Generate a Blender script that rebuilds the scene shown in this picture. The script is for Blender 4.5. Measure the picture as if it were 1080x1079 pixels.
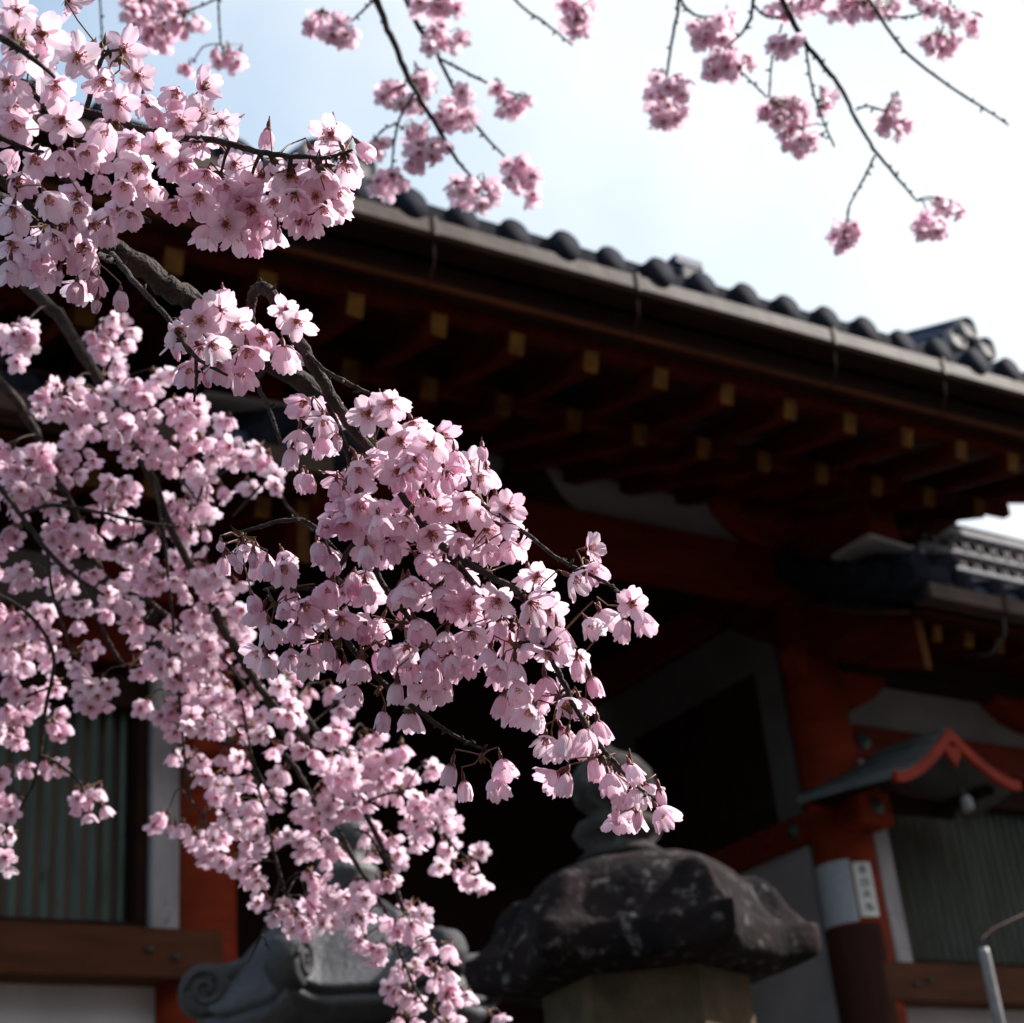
import bpy, math, random
import numpy as np
from mathutils import Matrix, Vector
R_ = math.radians
S = bpy.context.scene
for o in list(bpy.data.objects): bpy.data.objects.remove(o)
COL = S.collection

# ------------------------------------------------------------------ camera
PCX, PCY, F = 540.0, 539.5, 1737.0
dz = np.array([200 - PCX, 2900 + PCY, -F]); dz /= np.linalg.norm(dz)
dx = np.array([3450 - PCX, -(1130 - PCY), -F]); dx -= dz * (dx @ dz); dx /= np.linalg.norm(dx)
dy = np.cross(dz, dx)
RC = np.array([dx, dy, dz])
CAM = np.array([0.0, 0.0, 1.4])
cd = bpy.data.cameras.new('camera'); cam = bpy.data.objects.new('camera', cd); COL.objects.link(cam)
cam.matrix_world = Matrix([[*RC[0], CAM[0]], [*RC[1], CAM[1]], [*RC[2], CAM[2]], [0, 0, 0, 1]])
cd.sensor_width = 36; cd.lens = 36 * F / 1080; cd.clip_start = 0.05; cd.clip_end = 5000
cd.dof.use_dof = True; cd.dof.focus_distance = 1.27; cd.dof.aperture_fstop = 10.0
S.camera = cam

# ------------------------------------------------------------------ light
SUN_EL, SUN_AZ = R_(40), R_(108)          # azimuth clockwise from +Y
w = bpy.data.worlds.new('World'); S.world = w; w.use_nodes = True
nt = w.node_tree; nt.nodes.clear()
def N(t, ty, **k):
    n = t.nodes.new(ty)
    for a, b in k.items(): setattr(n, a, b)
    return n
wo = N(nt, 'ShaderNodeOutputWorld'); bg = N(nt, 'ShaderNodeBackground')
sky = N(nt, 'ShaderNodeTexSky', sky_type='NISHITA', sun_disc=False, sun_elevation=SUN_EL, sun_rotation=SUN_AZ)
sky.air_density = 1.2; sky.dust_density = .6; sky.ozone_density = 1.0
bg.inputs['Strength'].default_value = 0.11
tc = N(nt, 'ShaderNodeTexCoord')
no = N(nt, 'ShaderNodeTexNoise'); no.inputs['Scale'].default_value = 2.2; no.inputs['Detail'].default_value = 7; no.inputs['Roughness'].default_value = .55
cr = N(nt, 'ShaderNodeValToRGB'); cr.color_ramp.elements[0].position = .34; cr.color_ramp.elements[1].position = .68; cr.color_ramp.elements[0].color = (.20, .20, .20, 1)
mx = N(nt, 'ShaderNodeMix', data_type='RGBA')
mx.inputs['B'].default_value = (5.6, 5.85, 6.0, 1)
nt.links.new(tc.outputs['Generated'], no.inputs['Vector'])
nm_ = N(nt, 'ShaderNodeMath', operation='MULTIPLY_ADD'); nm_.inputs[1].default_value = .55; nm_.inputs[2].default_value = .27; nt.links.new(no.outputs['Fac'], nm_.inputs[0])
vd = N(nt, 'ShaderNodeVectorMath', operation='DOT_PRODUCT'); vd.inputs[1].default_value = (.846, -.526, -.088)     # cloud veil thickens towards the sun's side
vm = N(nt, 'ShaderNodeMath', operation='MULTIPLY_ADD'); vm.inputs[1].default_value = .62
nt.links.new(tc.outputs['Generated'], vd.inputs[0]); nt.links.new(vd.outputs['Value'], vm.inputs[0]); nt.links.new(nm_.outputs[0], vm.inputs[2])
nt.links.new(vm.outputs[0], cr.inputs['Fac']); nt.links.new(cr.outputs['Color'], mx.inputs['Factor'])
tn = N(nt, 'ShaderNodeMix', data_type='RGBA', blend_type='MULTIPLY'); tn.inputs['Factor'].default_value = 1; tn.inputs['B'].default_value = (.90, 1.18, 1.20, 1)
nt.links.new(sky.outputs['Color'], tn.inputs['A']); nt.links.new(tn.outputs['Result'], mx.inputs['A']); nt.links.new(mx.outputs['Result'], bg.inputs['Color'])
nt.links.new(bg.outputs['Background'], wo.inputs['Surface'])
sd = bpy.data.lights.new('sun', 'SUN'); sd.energy = 5.0; sd.angle = R_(.5); sd.color = (1, .96, .91)
sun = bpy.data.objects.new('sun', sd); COL.objects.link(sun)
sv = Vector((math.cos(SUN_EL) * math.sin(SUN_AZ), math.cos(SUN_EL) * math.cos(SUN_AZ), math.sin(SUN_EL)))
sun.rotation_euler = sv.to_track_quat('Z', 'Y').to_euler(); sun.location = (12, 0, 14)
S.view_settings.view_transform = 'Standard'; S.view_settings.look = 'None'
S.view_settings.exposure = 0.8; S.view_settings.gamma = 1.0; S.view_settings.use_curve_mapping = False
S.cycles.max_bounces = 12; S.cycles.diffuse_bounces = 8; S.cycles.transmission_bounces = 8; S.cycles.transparent_max_bounces = 6

# ------------------------------------------------------------------ helpers
def at(x, y, d):                                   # a point d metres deep along a sight line
    c = np.array([(x - PCX) / F, -(y - PCY) / F, -1.0]); return CAM + RC @ c * d
def mat(name, c1, c2=None, rough=.7, scale=(6, 6, 6), thr=(.35, .65), bump=.0, bscale=40, detail=6, spec=.3, metal=0, c3=None, s3=3, thr3=(.55, .7)):
    m = bpy.data.materials.new(name); m.use_nodes = True; t = m.node_tree; b = t.nodes['Principled BSDF']
    b.inputs['Roughness'].default_value = rough; b.inputs['Metallic'].default_value = metal
    b.inputs['Specular IOR Level'].default_value = spec
    c = N(t, 'ShaderNodeTexCoord'); mp = N(t, 'ShaderNodeMapping'); mp.inputs['Scale'].default_value = scale
    n = N(t, 'ShaderNodeTexNoise'); n.inputs['Scale'].default_value = 1; n.inputs['Detail'].default_value = detail
    r = N(t, 'ShaderNodeValToRGB'); r.color_ramp.elements[0].position, r.color_ramp.elements[1].position = thr
    r.color_ramp.elements[0].color = (*c1, 1); r.color_ramp.elements[1].color = (*(c2 or c1), 1)
    L = t.links.new
    L(c.outputs['Object'], mp.inputs['Vector']); L(mp.outputs['Vector'], n.inputs['Vector']); L(n.outputs['Fac'], r.inputs['Fac'])
    out = r.outputs['Color']
    if c3:
        n3 = N(t, 'ShaderNodeTexNoise'); n3.inputs['Scale'].default_value = s3; n3.inputs['Detail'].default_value = 8; n3.inputs['Roughness'].default_value = .65
        r3 = N(t, 'ShaderNodeValToRGB'); r3.color_ramp.elements[0].position, r3.color_ramp.elements[1].position = thr3
        x = N(t, 'ShaderNodeMix', data_type='RGBA'); x.inputs['B'].default_value = (*c3, 1)
        L(c.outputs['Object'], n3.inputs['Vector']); L(n3.outputs['Fac'], r3.inputs['Fac']); L(r3.outputs['Color'], x.inputs['Factor']); L(out, x.inputs['A']); out = x.outputs['Result']
    L(out, b.inputs['Base Color'])
    if bump:
        n2 = N(t, 'ShaderNodeTexNoise'); n2.inputs['Scale'].default_value = bscale; n2.inputs['Detail'].default_value = 6
        bp = N(t, 'ShaderNodeBump'); bp.inputs['Strength'].default_value = bump; bp.inputs['Distance'].default_value = .02
        L(c.outputs['Object'], n2.inputs['Vector']); L(n2.outputs['Fac'], bp.inputs['Height']); L(bp.outputs['Normal'], b.inputs['Normal'])
    return m
M = {}
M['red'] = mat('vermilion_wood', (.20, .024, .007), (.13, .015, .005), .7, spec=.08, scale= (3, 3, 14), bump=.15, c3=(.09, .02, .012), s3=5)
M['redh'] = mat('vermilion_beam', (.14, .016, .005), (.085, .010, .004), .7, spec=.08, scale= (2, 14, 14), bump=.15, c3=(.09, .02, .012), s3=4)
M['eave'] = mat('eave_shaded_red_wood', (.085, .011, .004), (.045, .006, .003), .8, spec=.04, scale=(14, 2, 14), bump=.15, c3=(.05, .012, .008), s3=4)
M['eavecap'] = mat('faded_ochre_paint', (.15, .062, .012), (.055, .022, .008), .8, spec=.04, scale=(9, 9, 9), c3=(.10, .045, .015), s3=11, thr3=(.5, .7))
M['wingpan'] = mat('painted_sunlit_pan_tile', (.26, .26, .28), (.16, .16, .175), .6, (8, 8, 8), spec=.3)  # paler than the ribs: sunlight on the pans is put into the colour
M['clad'] = mat('dark_brown_cladding', (.05, .017, .012), (.03, .011, .009), .7, (14, 14, 2), spec=.1)
M['brightred'] = mat('fresh_vermilion_paint', (.30, .026, .010), (.21, .018, .008), .6, spec=.12, scale= (8, 8, 8))
M['brown'] = mat('brown_wood', (.09, .030, .014), (.055, .018, .009), .7, spec=.1, scale= (2, 16, 16), bump=.2)
M['dark'] = mat('old_dark_wood', (.028, .012, .008), (.018, .008, .006), .8, spec=.05, scale= (3, 10, 10))
M['ochre'] = mat('ochre_paint', (.09, .034, .007), (.05, .018, .005), .75, spec=.05, scale= (20, 20, 20))
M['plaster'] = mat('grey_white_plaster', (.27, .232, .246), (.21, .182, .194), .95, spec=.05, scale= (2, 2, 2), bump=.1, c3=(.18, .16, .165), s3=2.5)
M['inner'] = mat('passage_shade_plaster', (.12, .105, .11), (.085, .075, .08), .95, spec=.04, scale=(2, 2, 2), bump=.1)  # darker copy of the plaster, the passage's shade put into its colour
M['litpale'] = mat('pale_lit_surface', (.60, .54, .56), (.50, .45, .47), .95, spec=.04, scale=(3, 3, 3), bump=.1, c3=(.36, .32, .33), s3=2.2)  # base colour raised to stand for bounce light and sun
M['finial'] = mat('grey_finial_stone', (.060, .050, .049), (.03, .026, .026), .95, spec=.06, scale=(9, 9, 9), bump=.5, c3=(.12, .11, .105), s3=14)
M['jamb'] = mat('weathered_white_jamb', (.36, .32, .34), (.25, .22, .24), .8, (12, 12, 3), c3=(.16, .14, .15), s3=14, thr3=(.58, .7))
M['slat'] = mat('green_slat_paint', (.105, .135, .125), (.07, .095, .088), .7, spec=.1, scale= (30, 30, 3), c3=(.07, .065, .05), s3=6)
M['shutter'] = mat('brown_shutter_board', (.20, .15, .12), (.13, .098, .08), .8, spec=.05, scale= (10, 10, 2))
M['tile'] = mat('blue_grey_roof_tile', (.017, .034, .088), (.010, .019, .050), .5, (9, 9, 9), bump=.1, spec=.22, c3=(.035, .045, .07), s3=8)
M['tile_end'] = mat('tile_end_disc', (.016, .018, .030), (.009, .010, .017), .85, (20, 20, 20), spec=.08, bump=.2)
M['paletile'] = mat('pale_lime_mortar_tile', (.24, .215, .21), (.11, .10, .10), .7, (14, 14, 14), bump=.3, bscale=25)
M['copper'] = mat('aged_copper_gutter', (.066, .031, .021), (.040, .020, .014), .6, scale= (3, 12, 12), spec=.25, bump=.25, bscale=7, c3=(.085, .052, .040), s3=5, thr3=(.45, .8))
M['iron'] = mat('black_iron', (.02, .022, .025), (.03, .032, .034), .5, (20, 20, 20), spec=.5)
M['board'] = mat('soffit_board', (.085, .024, .010), (.05, .015, .007), .8, spec=.04, scale= (2, 14, 14))
M['stone'] = mat('dark_mossy_stone', (.022, .0135, .0135), (.008, .0065, .008), .95, spec=.08, scale= (7, 7, 7), bump=.4, bscale=45, c3=(.135, .12, .12), s3=24, thr3=(.56, .70))
M['palestone'] = mat('warm_pale_stone', (.115, .08, .05), (.07, .05, .034), .95, spec=.08, scale= (12, 12, 12), bump=.5, bscale=60, c3=(.06, .05, .042), s3=9)
M['grey'] = mat('blue_grey_stone', (.066, .063, .073), (.033, .032, .038), .6, (8, 8, 8), bump=.35, bscale=50, spec=.4, c3=(.06, .058, .06), s3=7, thr3=(.52, .68))
M['greylow'] = mat('darker_lantern_stone', (.055, .052, .056), (.032, .031, .034), .8, (8, 8, 8), bump=.4, c3=(.085, .078, .068), s3=6)
M['hood'] = mat('canopy_copper_sheet', (.10, .105, .11), (.06, .065, .07), .5, (6, 6, 6), spec=.4)
M['steel'] = mat('galvanised_steel', (.26, .25, .25), (.18, .175, .175), .5, (20, 20, 20), spec=.3)
M['plate'] = mat('grey_metal_plate', (.38, .38, .43), (.32, .32, .37), .5, (40, 40, 40))
M['paper'] = mat('white_paper', (.72, .69, .68), (.62, .59, .58), .9, (20, 20, 20))
M['ink'] = mat('black_ink', (.012, .012, .014))
M['ground'] = mat('raked_gravel', (.075, .068, .06), (.05, .046, .04), .95, (3, 3, 3), bump=.5, bscale=60, c3=(.04, .045, .028), s3=.6)
M['bark'] = mat('cherry_bark', (.062, .040, .034), (.028, .018, .016), .8, (60, 60, 60), bump=.6, bscale=180, c3=(.11, .09, .082), s3=90, thr3=(.6, .75))
M['spur'] = mat('brown_spur_scale', (.13, .075, .030), (.08, .035, .018), .7, (90, 90, 90))
M['calyx'] = mat('wine_red_calyx', (.16, .022, .024), (.10, .018, .018), .5, (200, 200, 200))
M['pedicel'] = mat('reddish_pedicel', (.17, .085, .035), (.13, .04, .025), .5, (100, 100, 100))
M['filament'] = mat('pink_filament', (.62, .34, .36), (.62, .34, .36), .5, (200, 200, 200))
M['heart'] = mat('red_brown_heart', (.42, .16, .06), (.34, .11, .06), .6, (300, 300, 300))
M['anther'] = mat('golden_brown_anther', (.52, .23, .05), (.36, .13, .035), .6, (300, 300, 300))

def petal_material():
    m = bpy.data.materials.new('pink_petal'); m.use_nodes = True; t = m.node_tree; t.nodes.clear(); L = t.links.new
    out = N(t, 'ShaderNodeOutputMaterial'); uv = N(t, 'ShaderNodeUVMap', uv_map='petal')
    sp = N(t, 'ShaderNodeSeparateXYZ'); L(uv.outputs['UV'], sp.inputs[0])
    r = N(t, 'ShaderNodeValToRGB'); e = r.color_ramp.elements
    e[0].position = 0; e[0].color = (.82, .50, .62, 1)
    e[1].position = 1; e[1].color = (.91, .71, .825, 1)
    x = e.new(.22); x.color = (.91, .68, .775, 1); x = e.new(.6); x.color = (.94, .80, .885, 1)
    L(sp.outputs['Y'], r.inputs['Fac'])
    # veins fanning along the petal
    wv = N(t, 'ShaderNodeTexWave'); wv.inputs['Scale'].default_value = 2.6; wv.inputs['Distortion'].default_value = 1.4; wv.inputs['Detail'].default_value = 2
    mp = N(t, 'ShaderNodeMapping'); mp.inputs['Scale'].default_value = (1, .16, 1); L(uv.outputs['UV'], mp.inputs['Vector']); L(mp.outputs['Vector'], wv.inputs['Vector'])
    vr = N(t, 'ShaderNodeValToRGB'); vr.color_ramp.elements[0].position = .0; vr.color_ramp.elements[0].color = (.90, .80, .85, 1); vr.color_ramp.elements[1].position = .3; vr.color_ramp.elements[1].color = (1, 1, 1, 1)
    L(wv.outputs['Fac'], vr.inputs['Fac'])
    mu = N(t, 'ShaderNodeMix', data_type='RGBA', blend_type='MULTIPLY'); mu.inputs['Factor'].default_value = .8
    L(r.outputs['Color'], mu.inputs['A']); L(vr.outputs['Color'], mu.inputs['B'])
    # each bloom a little paler or pinker
    at_ = N(t, 'ShaderNodeAttribute', attribute_name='tint'); oi = N(t, 'ShaderNodeObjectInfo')
    ad = N(t, 'ShaderNodeMath', operation='ADD'); L(at_.outputs['Fac'], ad.inputs[0]); L(oi.outputs['Random'], ad.inputs[1])
    fr = N(t, 'ShaderNodeMath', operation='FRACT'); L(ad.outputs[0], fr.inputs[0])
    tr = N(t, 'ShaderNodeValToRGB'); tr.color_ramp.elements[0].color = (1.0, .85, .92, 1); tr.color_ramp.elements[1].color = (1, 1, 1, 1)
    L(fr.outputs[0], tr.inputs['Fac'])
    m2 = N(t, 'ShaderNodeMix', data_type='RGBA', blend_type='MULTIPLY'); m2.inputs['Factor'].default_value = 1
    L(mu.outputs['Result'], m2.inputs['A']); L(tr.outputs['Color'], m2.inputs['B'])
    p = N(t, 'ShaderNodeBsdfPrincipled'); p.inputs['Roughness'].default_value = .55; p.inputs['Specular IOR Level'].default_value = .18
    tl = N(t, 'ShaderNodeBsdfTranslucent'); ms = N(t, 'ShaderNodeMixShader'); ms.inputs[0].default_value = .54
    bp = N(t, 'ShaderNodeBump'); bp.inputs['Strength'].default_value = .25; bp.inputs['Distance'].default_value = .0006
    L(wv.outputs['Fac'], bp.inputs['Height']); L(bp.outputs['Normal'], p.inputs['Normal'])
    L(m2.outputs['Result'], p.inputs['Base Color']); L(m2.outputs['Result'], tl.inputs['Color'])
    L(p.outputs[0], ms.inputs[1]); L(tl.outputs[0], ms.inputs[2]); L(ms.outputs[0], out.inputs['Surface'])
    return m
M['petal'] = petal_material()

class MB:
    def __init__(s): s.v = []; s.f = []; s.m = []; s.sm = []
    def add(s, vs, fs, mi=0, smooth=False):
        o = len(s.v); s.v.extend([tuple(map(float, p)) for p in vs])
        for f in fs: s.f.append(tuple(i + o for i in f)); s.m.append(mi); s.sm.append(smooth)
    def box(s, x0, x1, y0, y1, z0, z1, mi=0, bv=.006):
        # box with its long edges chamfered
        b = min(bv, (x1 - x0) * .3, (y1 - y0) * .3, (z1 - z0) * .3)
        vs = []
        for z, i in ((z0, b), (z0 + b, 0), (z1 - b, 0), (z1, b)):
            a0, a1, c0, c1 = x0 + i, x1 - i, y0 + i, y1 - i
            vs += [(a0 + b, c0, z), (a1 - b, c0, z), (a1, c0 + b, z), (a1, c1 - b, z), (a1 - b, c1, z), (a0 + b, c1, z), (a0, c1 - b, z), (a0, c0 + b, z)]
        fs = [tuple(range(7, -1, -1)), tuple(range(24, 32))]
        for k in range(3):
            for i in range(8): j = (i + 1) % 8; fs.append((8 * k + i, 8 * k + j, 8 * k + 8 + j, 8 * k + 8 + i))
        s.add(vs, fs, mi)
    def bar(s, p0, p1, wd, ht, mi=0, up=(0, 0, 1)):
        p0, p1 = np.array(p0, float), np.array(p1, float); d = p1 - p0; d /= np.linalg.norm(d)
        sx = np.cross(d, up); sx /= np.linalg.norm(sx); u = np.cross(sx, d)
        vs = []
        for p in (p0, p1):
            for a, b in ((-1, -1), (1, -1), (1, 1), (-1, 1)): vs.append(p + sx * a * wd / 2 + u * b * ht / 2)
        s.add(vs, [(3, 2, 1, 0), (4, 5, 6, 7), (0, 1, 5, 4), (1, 2, 6, 5), (2, 3, 7, 6), (3, 0, 4, 7)], mi)
    def tube(s, pts, rad, n=8, mi=0, cap=True):
        pts = [np.array(p, float) for p in pts]; k = len(pts)
        if not hasattr(rad, '__len__'): rad = [rad] * k
        vs = []; ref = None
        for i in range(k):
            d = pts[min(i + 1, k - 1)] - pts[max(i - 1, 0)]; d = d / (np.linalg.norm(d) + 1e-12)
            if ref is None: ref = np.array([0, 0, 1.]) if abs(d[2]) < .9 else np.array([1., 0, 0])
            a = ref - d * (ref @ d); a /= np.linalg.norm(a); b = np.cross(d, a); ref = a
            for j in range(n): t = 2 * math.pi * j / n; vs.append(pts[i] + (a * math.cos(t) + b * math.sin(t)) * rad[i])
        fs = []
        for i in range(k - 1):
            for j in range(n): q = (j + 1) % n; fs.append((i * n + j, i * n + q, (i + 1) * n + q, (i + 1) * n + j))
        s.add(vs, fs, mi, True)
        if cap: o = len(s.v) - n * k; s.f += [tuple(o + j for j in range(n - 1, -1, -1)), tuple(o + (k - 1) * n + j for j in range(n))]; s.m += [mi] * 2; s.sm += [False] * 2
    def lathe(s, c, prof, n=24, mi=0, smooth=True, arc=None):
        vs = []; c = np.array(c, float)
        for r, z in prof:
            for j in range(n): t = 2 * math.pi * j / n; vs.append(c + (r * math.cos(t), r * math.sin(t), z))
        fs = [(i * n + j, i * n + (j + 1) % n, (i + 1) * n + (j + 1) % n, (i + 1) * n + j) for i in range(len(prof) - 1) for j in range(n)]
        fs += [tuple(range(n - 1, -1, -1)), tuple((len(prof) - 1) * n + j for j in range(n))]
        s.add(vs, fs, mi, smooth)
    def grid(s, P, mi=0, smooth=True, flip=False):
        a, b = len(P), len(P[0]); vs = [p for r in P for p in r]
        fs = [(i * b + j, i * b + j + 1, (i + 1) * b + j + 1, (i + 1) * b + j) for i in range(a - 1) for j in range(b - 1)]
        if flip: fs = [f[::-1] for f in fs]
        s.add(vs, fs, mi, smooth)
    def prism(s, poly, fn, t0, t1, mi=0):              # poly (a,b) swept from t0 to t1 through fn(a,b,t)
        n = len(poly); vs = [fn(a, b, t) for t in (t0, t1) for a, b in poly]
        fs = [tuple(range(n)), tuple(range(2 * n - 1, n - 1, -1))] + [(i, n + i, n + (i + 1) % n, (i + 1) % n) for i in range(n)]
        s.add(vs, fs, mi)
    def mesh(s, name, mats):
        me = bpy.data.meshes.new(name); me.from_pydata(s.v, [], s.f)
        for m in mats: me.materials.append(m)
        me.polygons.foreach_set('material_index', np.array(s.m, np.int32)); me.polygons.foreach_set('use_smooth', np.array(s.sm, bool)); me.update()
        return me
    def build(s, name, mats, parent=None):
        if not isinstance(mats, (list, tuple)): mats = [mats]
        o = bpy.data.objects.new(name, s.mesh(name, mats)); COL.objects.link(o); par(o, parent); return o
def par(o, p):
    if p is None: return
    o.parent = p
    loc = Vector(p.location); q = p
    while q.parent: q = q.parent; loc = loc  # parts share the world frame, only the thing's base is offset
    if p.type == 'EMPTY': o.matrix_parent_inverse = Matrix.Translation(-loc)
def thing(name, label, cat, loc=(0, 0, 0), group=None, kind=None):
    o = bpy.data.objects.new(name, None); COL.objects.link(o); o.location = loc; o.empty_display_size = .1
    tag(o, label, cat, group, kind); return o
def tag(o, label, cat, group=None, kind=None):
    if label: o['label'] = label
    if cat: o['category'] = cat
    if group: o['group'] = group
    if kind: o['kind'] = kind

# ------------------------------------------------------------------ ground
g = MB(); g.add([(-400, -400, 0), (400, -400, 0), (400, 400, 0), (-400, 400, 0)], [(0, 1, 2, 3)])
tag(g.build('ground', M['ground']), 'grey gravel temple ground', None, kind='structure')

# added unseen evergreens behind the camera, placed to shade the front of the gate
s = MB(); rn = random.Random(3)
for k in range(34):
    x_, y_, h_ = -26 + 40 * (k % 17) / 16 + rn.uniform(-1, 1), (-15 if k < 17 else -20) + rn.uniform(-1.5, 1.5), rn.uniform(9, 13)
    s.tube([(x_, y_, 0), (x_, y_, h_ * .5)], [.3, .2], 7)
    for t in range(7):
        z_ = 1.2 + h_ * t / 7.6; r_ = (3.4 - t * .38); P = []
        for rr, zz in ((1, 0), (.82, .5), (.45, 2.1), (.06, 3.6)): P.append([(x_ + rr * r_ * (1 + .22 * math.sin(q * 2.4 + t + k) * (rr > .3)) * math.cos(q * .5236), y_ + rr * r_ * (1 + .22 * math.cos(q * 1.7 + k)) * math.sin(q * .5236), z_ + zz + .3 * math.sin(q * 3 + k)) for q in list(range(12)) + [0]])
        s.grid(P)
tag(s.build('unseen_shade_grove', mat('shade_grove_green', (.035, .05, .028), (.02, .032, .018), .9, (2, 2, 2))), 'added unseen evergreen grove that shades the front of the gate', 'grove', kind='stuff')

# ------------------------------------------------------------------ the gate hall
XC, PY = 5.03, 7.2                                  # middle of the central bay, line of the front pillars
XL, XR = 2.94, 7.12
X0, X1 = 1.2, 8.9                                   # verges of the main roof
def lift(x): return .025 * (x - 2.83) + .012 * ((x - XC) / 3.9) ** 4
hall = thing('gate_hall', 'tall red timber temple gate hall under a dark tiled roof with long copper gutter', 'temple hall', (XC, 9.0, 0))
for x in (XL, XR):
    for y in (PY, 10.4):
        p = MB(); p.lathe((x, y, 0), [(.24, .0), (.26, .12), (.2, .2), (.185, .22), (.188, 3), (.182, 6.1)], 32)
        p.build('pillar', M['red'], hall)
# beams
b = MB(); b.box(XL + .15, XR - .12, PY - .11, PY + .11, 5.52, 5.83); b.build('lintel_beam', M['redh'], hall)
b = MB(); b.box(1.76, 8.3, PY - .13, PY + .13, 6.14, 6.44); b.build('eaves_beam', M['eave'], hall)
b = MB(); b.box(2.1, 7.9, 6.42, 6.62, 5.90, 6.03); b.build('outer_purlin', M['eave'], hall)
for x in (XL, XR):
    b = MB(); b.box(x - .12, x + .12, 6.35, 10.9, 5.62, 5.88)
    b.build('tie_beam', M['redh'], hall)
    # carved bracket on the pillar head: arms along the wall with a curved underside
    b = MB()
    for sgn in (-1, 1):
        poly = [(0, 5.84), (.14, 5.84), (.27, 5.87), (.40, 5.95), (.50, 6.06), (.52, 6.137), (0, 6.137)]
        b.prism(poly if sgn > 0 else poly[::-1], lambda a, c, t, s=sgn: (x + s * (a + .16), t, c), PY - .16, PY + .16)
        b.prism([(0, 5.80), (.25, 5.83), (.5, 5.9), (.68, 5.99), (.70, 6.137), (0, 6.137)], lambda a, c, t, s=sgn: (t, PY + s * (a + .17), c), x - .08, x + .08)
    b.box(x - .24, x + .24, PY - .24, PY + .24, 5.885, 6.0); b.box(x - .17, x + .17, PY - .18, PY + .18, 6.002, 6.135)
    b.build('bracket', M['red'], hall)
# struts and plaster between the two beams
b = MB(); b.prism([(-.34, 5.832), (-.22, 5.93), (-.12, 6.1), (-.11, 6.138), (.11, 6.138), (.12, 6.1), (.22, 5.93), (.34, 5.832)], lambda a, c, t: (XC + a, t, c), PY - .07, PY + .07)
b.build('frog_leg_strut', M['dark'], hall)
for xa, xb in ((XL + .17, XC - .0), (XC + .0, XR - .17)):
    b = MB(); b.box(xa, xb, PY - .03, PY + .03, 5.831, 6.139); b.build('plaster_panel', M['plaster'], hall)
def hexstud(b, c, n, r, d):
    n = np.array(n, float); u = np.cross(n, (0, 0, 1)); v = np.cross(u, n); c = np.array(c, float)
    rings = []
    for rr, dd in ((r, 0), (r, d * .5), (r * .75, d), (r * .4, d), (r * .3, d * 2.4), (r * .05, d * 2.5)):
        rings.append([c + n * dd + (u * math.cos(t) + v * math.sin(t)) * rr for t in [k * math.pi / 6 for k in range(13)]])
    b.grid(rings)
# passage: side walls, waist beams, ceiling and doors
for sgn, xw in ((1, XR - .1), (-1, XL + .1)):
    b = MB()
    for y0, y1, z0, z1 in ((7.39, 10.22, 5.2, 5.58), (7.39, 7.62, 4.16, 5.2), (9.0, 10.22, 4.16, 5.2)):
        b.box(min(xw, xw + sgn * .06), max(xw, xw + sgn * .06), y0 + .002, y1, z0, z1, bv=.002)
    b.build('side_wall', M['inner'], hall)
    b = MB(); b.box(min(xw, xw + sgn * .06), max(xw, xw + sgn * .06), 7.392, 10.22, .02, 3.97, bv=.002); b.build('lower_wall', M['plaster'], hall)
    b = MB(); b.box(xw + sgn * .1 - .14, xw + sgn * .1 + .14, 6.86, 7.06, 3.955, 4.175, bv=.02); bn = b.build('beam_nose', M['red'], hall)
    b = MB(); hexstud(b, (xw + sgn * .1, 6.858, 4.065), (0, -1, 0), .055, .014); b.build('nail_cover', M['iron'], bn)
    b = MB(); b.box(min(xw + sgn * .02, xw + sgn * .05), max(xw + sgn * .02, xw + sgn * .05), 7.60, 9.02, 4.14, 5.22)
    for k in range(9): b.box(xw - .012 + sgn * .02, xw + .012 + sgn * .02, 7.66 + k * .16, 7.72 + k * .16, 4.14, 5.22)
    b.build('dark_lattice', M['dark'], hall)
    b = MB(); b.box(xw - .09 + sgn * .04, xw + .09 + sgn * .04, 6.94, 10.6, 3.975, 4.155); wb = b.build('waist_beam', M['redh'], hall)
    b = MB()
    hexstud(b, (xw + sgn * .04 - sgn * .092, 7.45, 4.065), (-sgn, 0, 0), .055, .014)
    b.build('nail_cover', M['iron'], wb)
b = MB(); b.box(XL + .2, XR - .2, 9.3, 9.42, 0.02, 5.9); b.build('rear_door_wall', M['dark'], hall)
b = MB(); b.box(XL, XR, PY + .15, 10.3, 5.90, 5.94); b.build('passage_ceiling', M['dark'], hall)

# rafters in two rows with ochre painted ends
def rafter_row(n, x_first, pitch, y0, z0, y1, z1, wd, ht, tilt):
    proto = None
    for i in range(n):
        x = x_first + i * pitch; dzl = lift(x) if tilt else 0
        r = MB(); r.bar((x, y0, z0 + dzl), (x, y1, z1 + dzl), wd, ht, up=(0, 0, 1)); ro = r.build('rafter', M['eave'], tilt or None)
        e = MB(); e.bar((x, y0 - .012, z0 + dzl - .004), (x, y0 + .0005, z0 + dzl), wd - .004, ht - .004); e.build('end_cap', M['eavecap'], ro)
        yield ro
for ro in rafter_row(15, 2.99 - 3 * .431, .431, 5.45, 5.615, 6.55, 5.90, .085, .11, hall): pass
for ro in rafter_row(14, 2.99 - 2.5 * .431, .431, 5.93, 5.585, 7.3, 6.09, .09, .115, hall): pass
b = MB()
for y, z, h in ((5.40, 5.72, .09), (5.99, 5.70, .085)):
    b.bar((1.55, y + .08, z + lift(1.55)), (7.95, y + .08, z + lift(7.95)), .06, h)
b.build('eaves_batten', M['eave'], hall)
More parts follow.
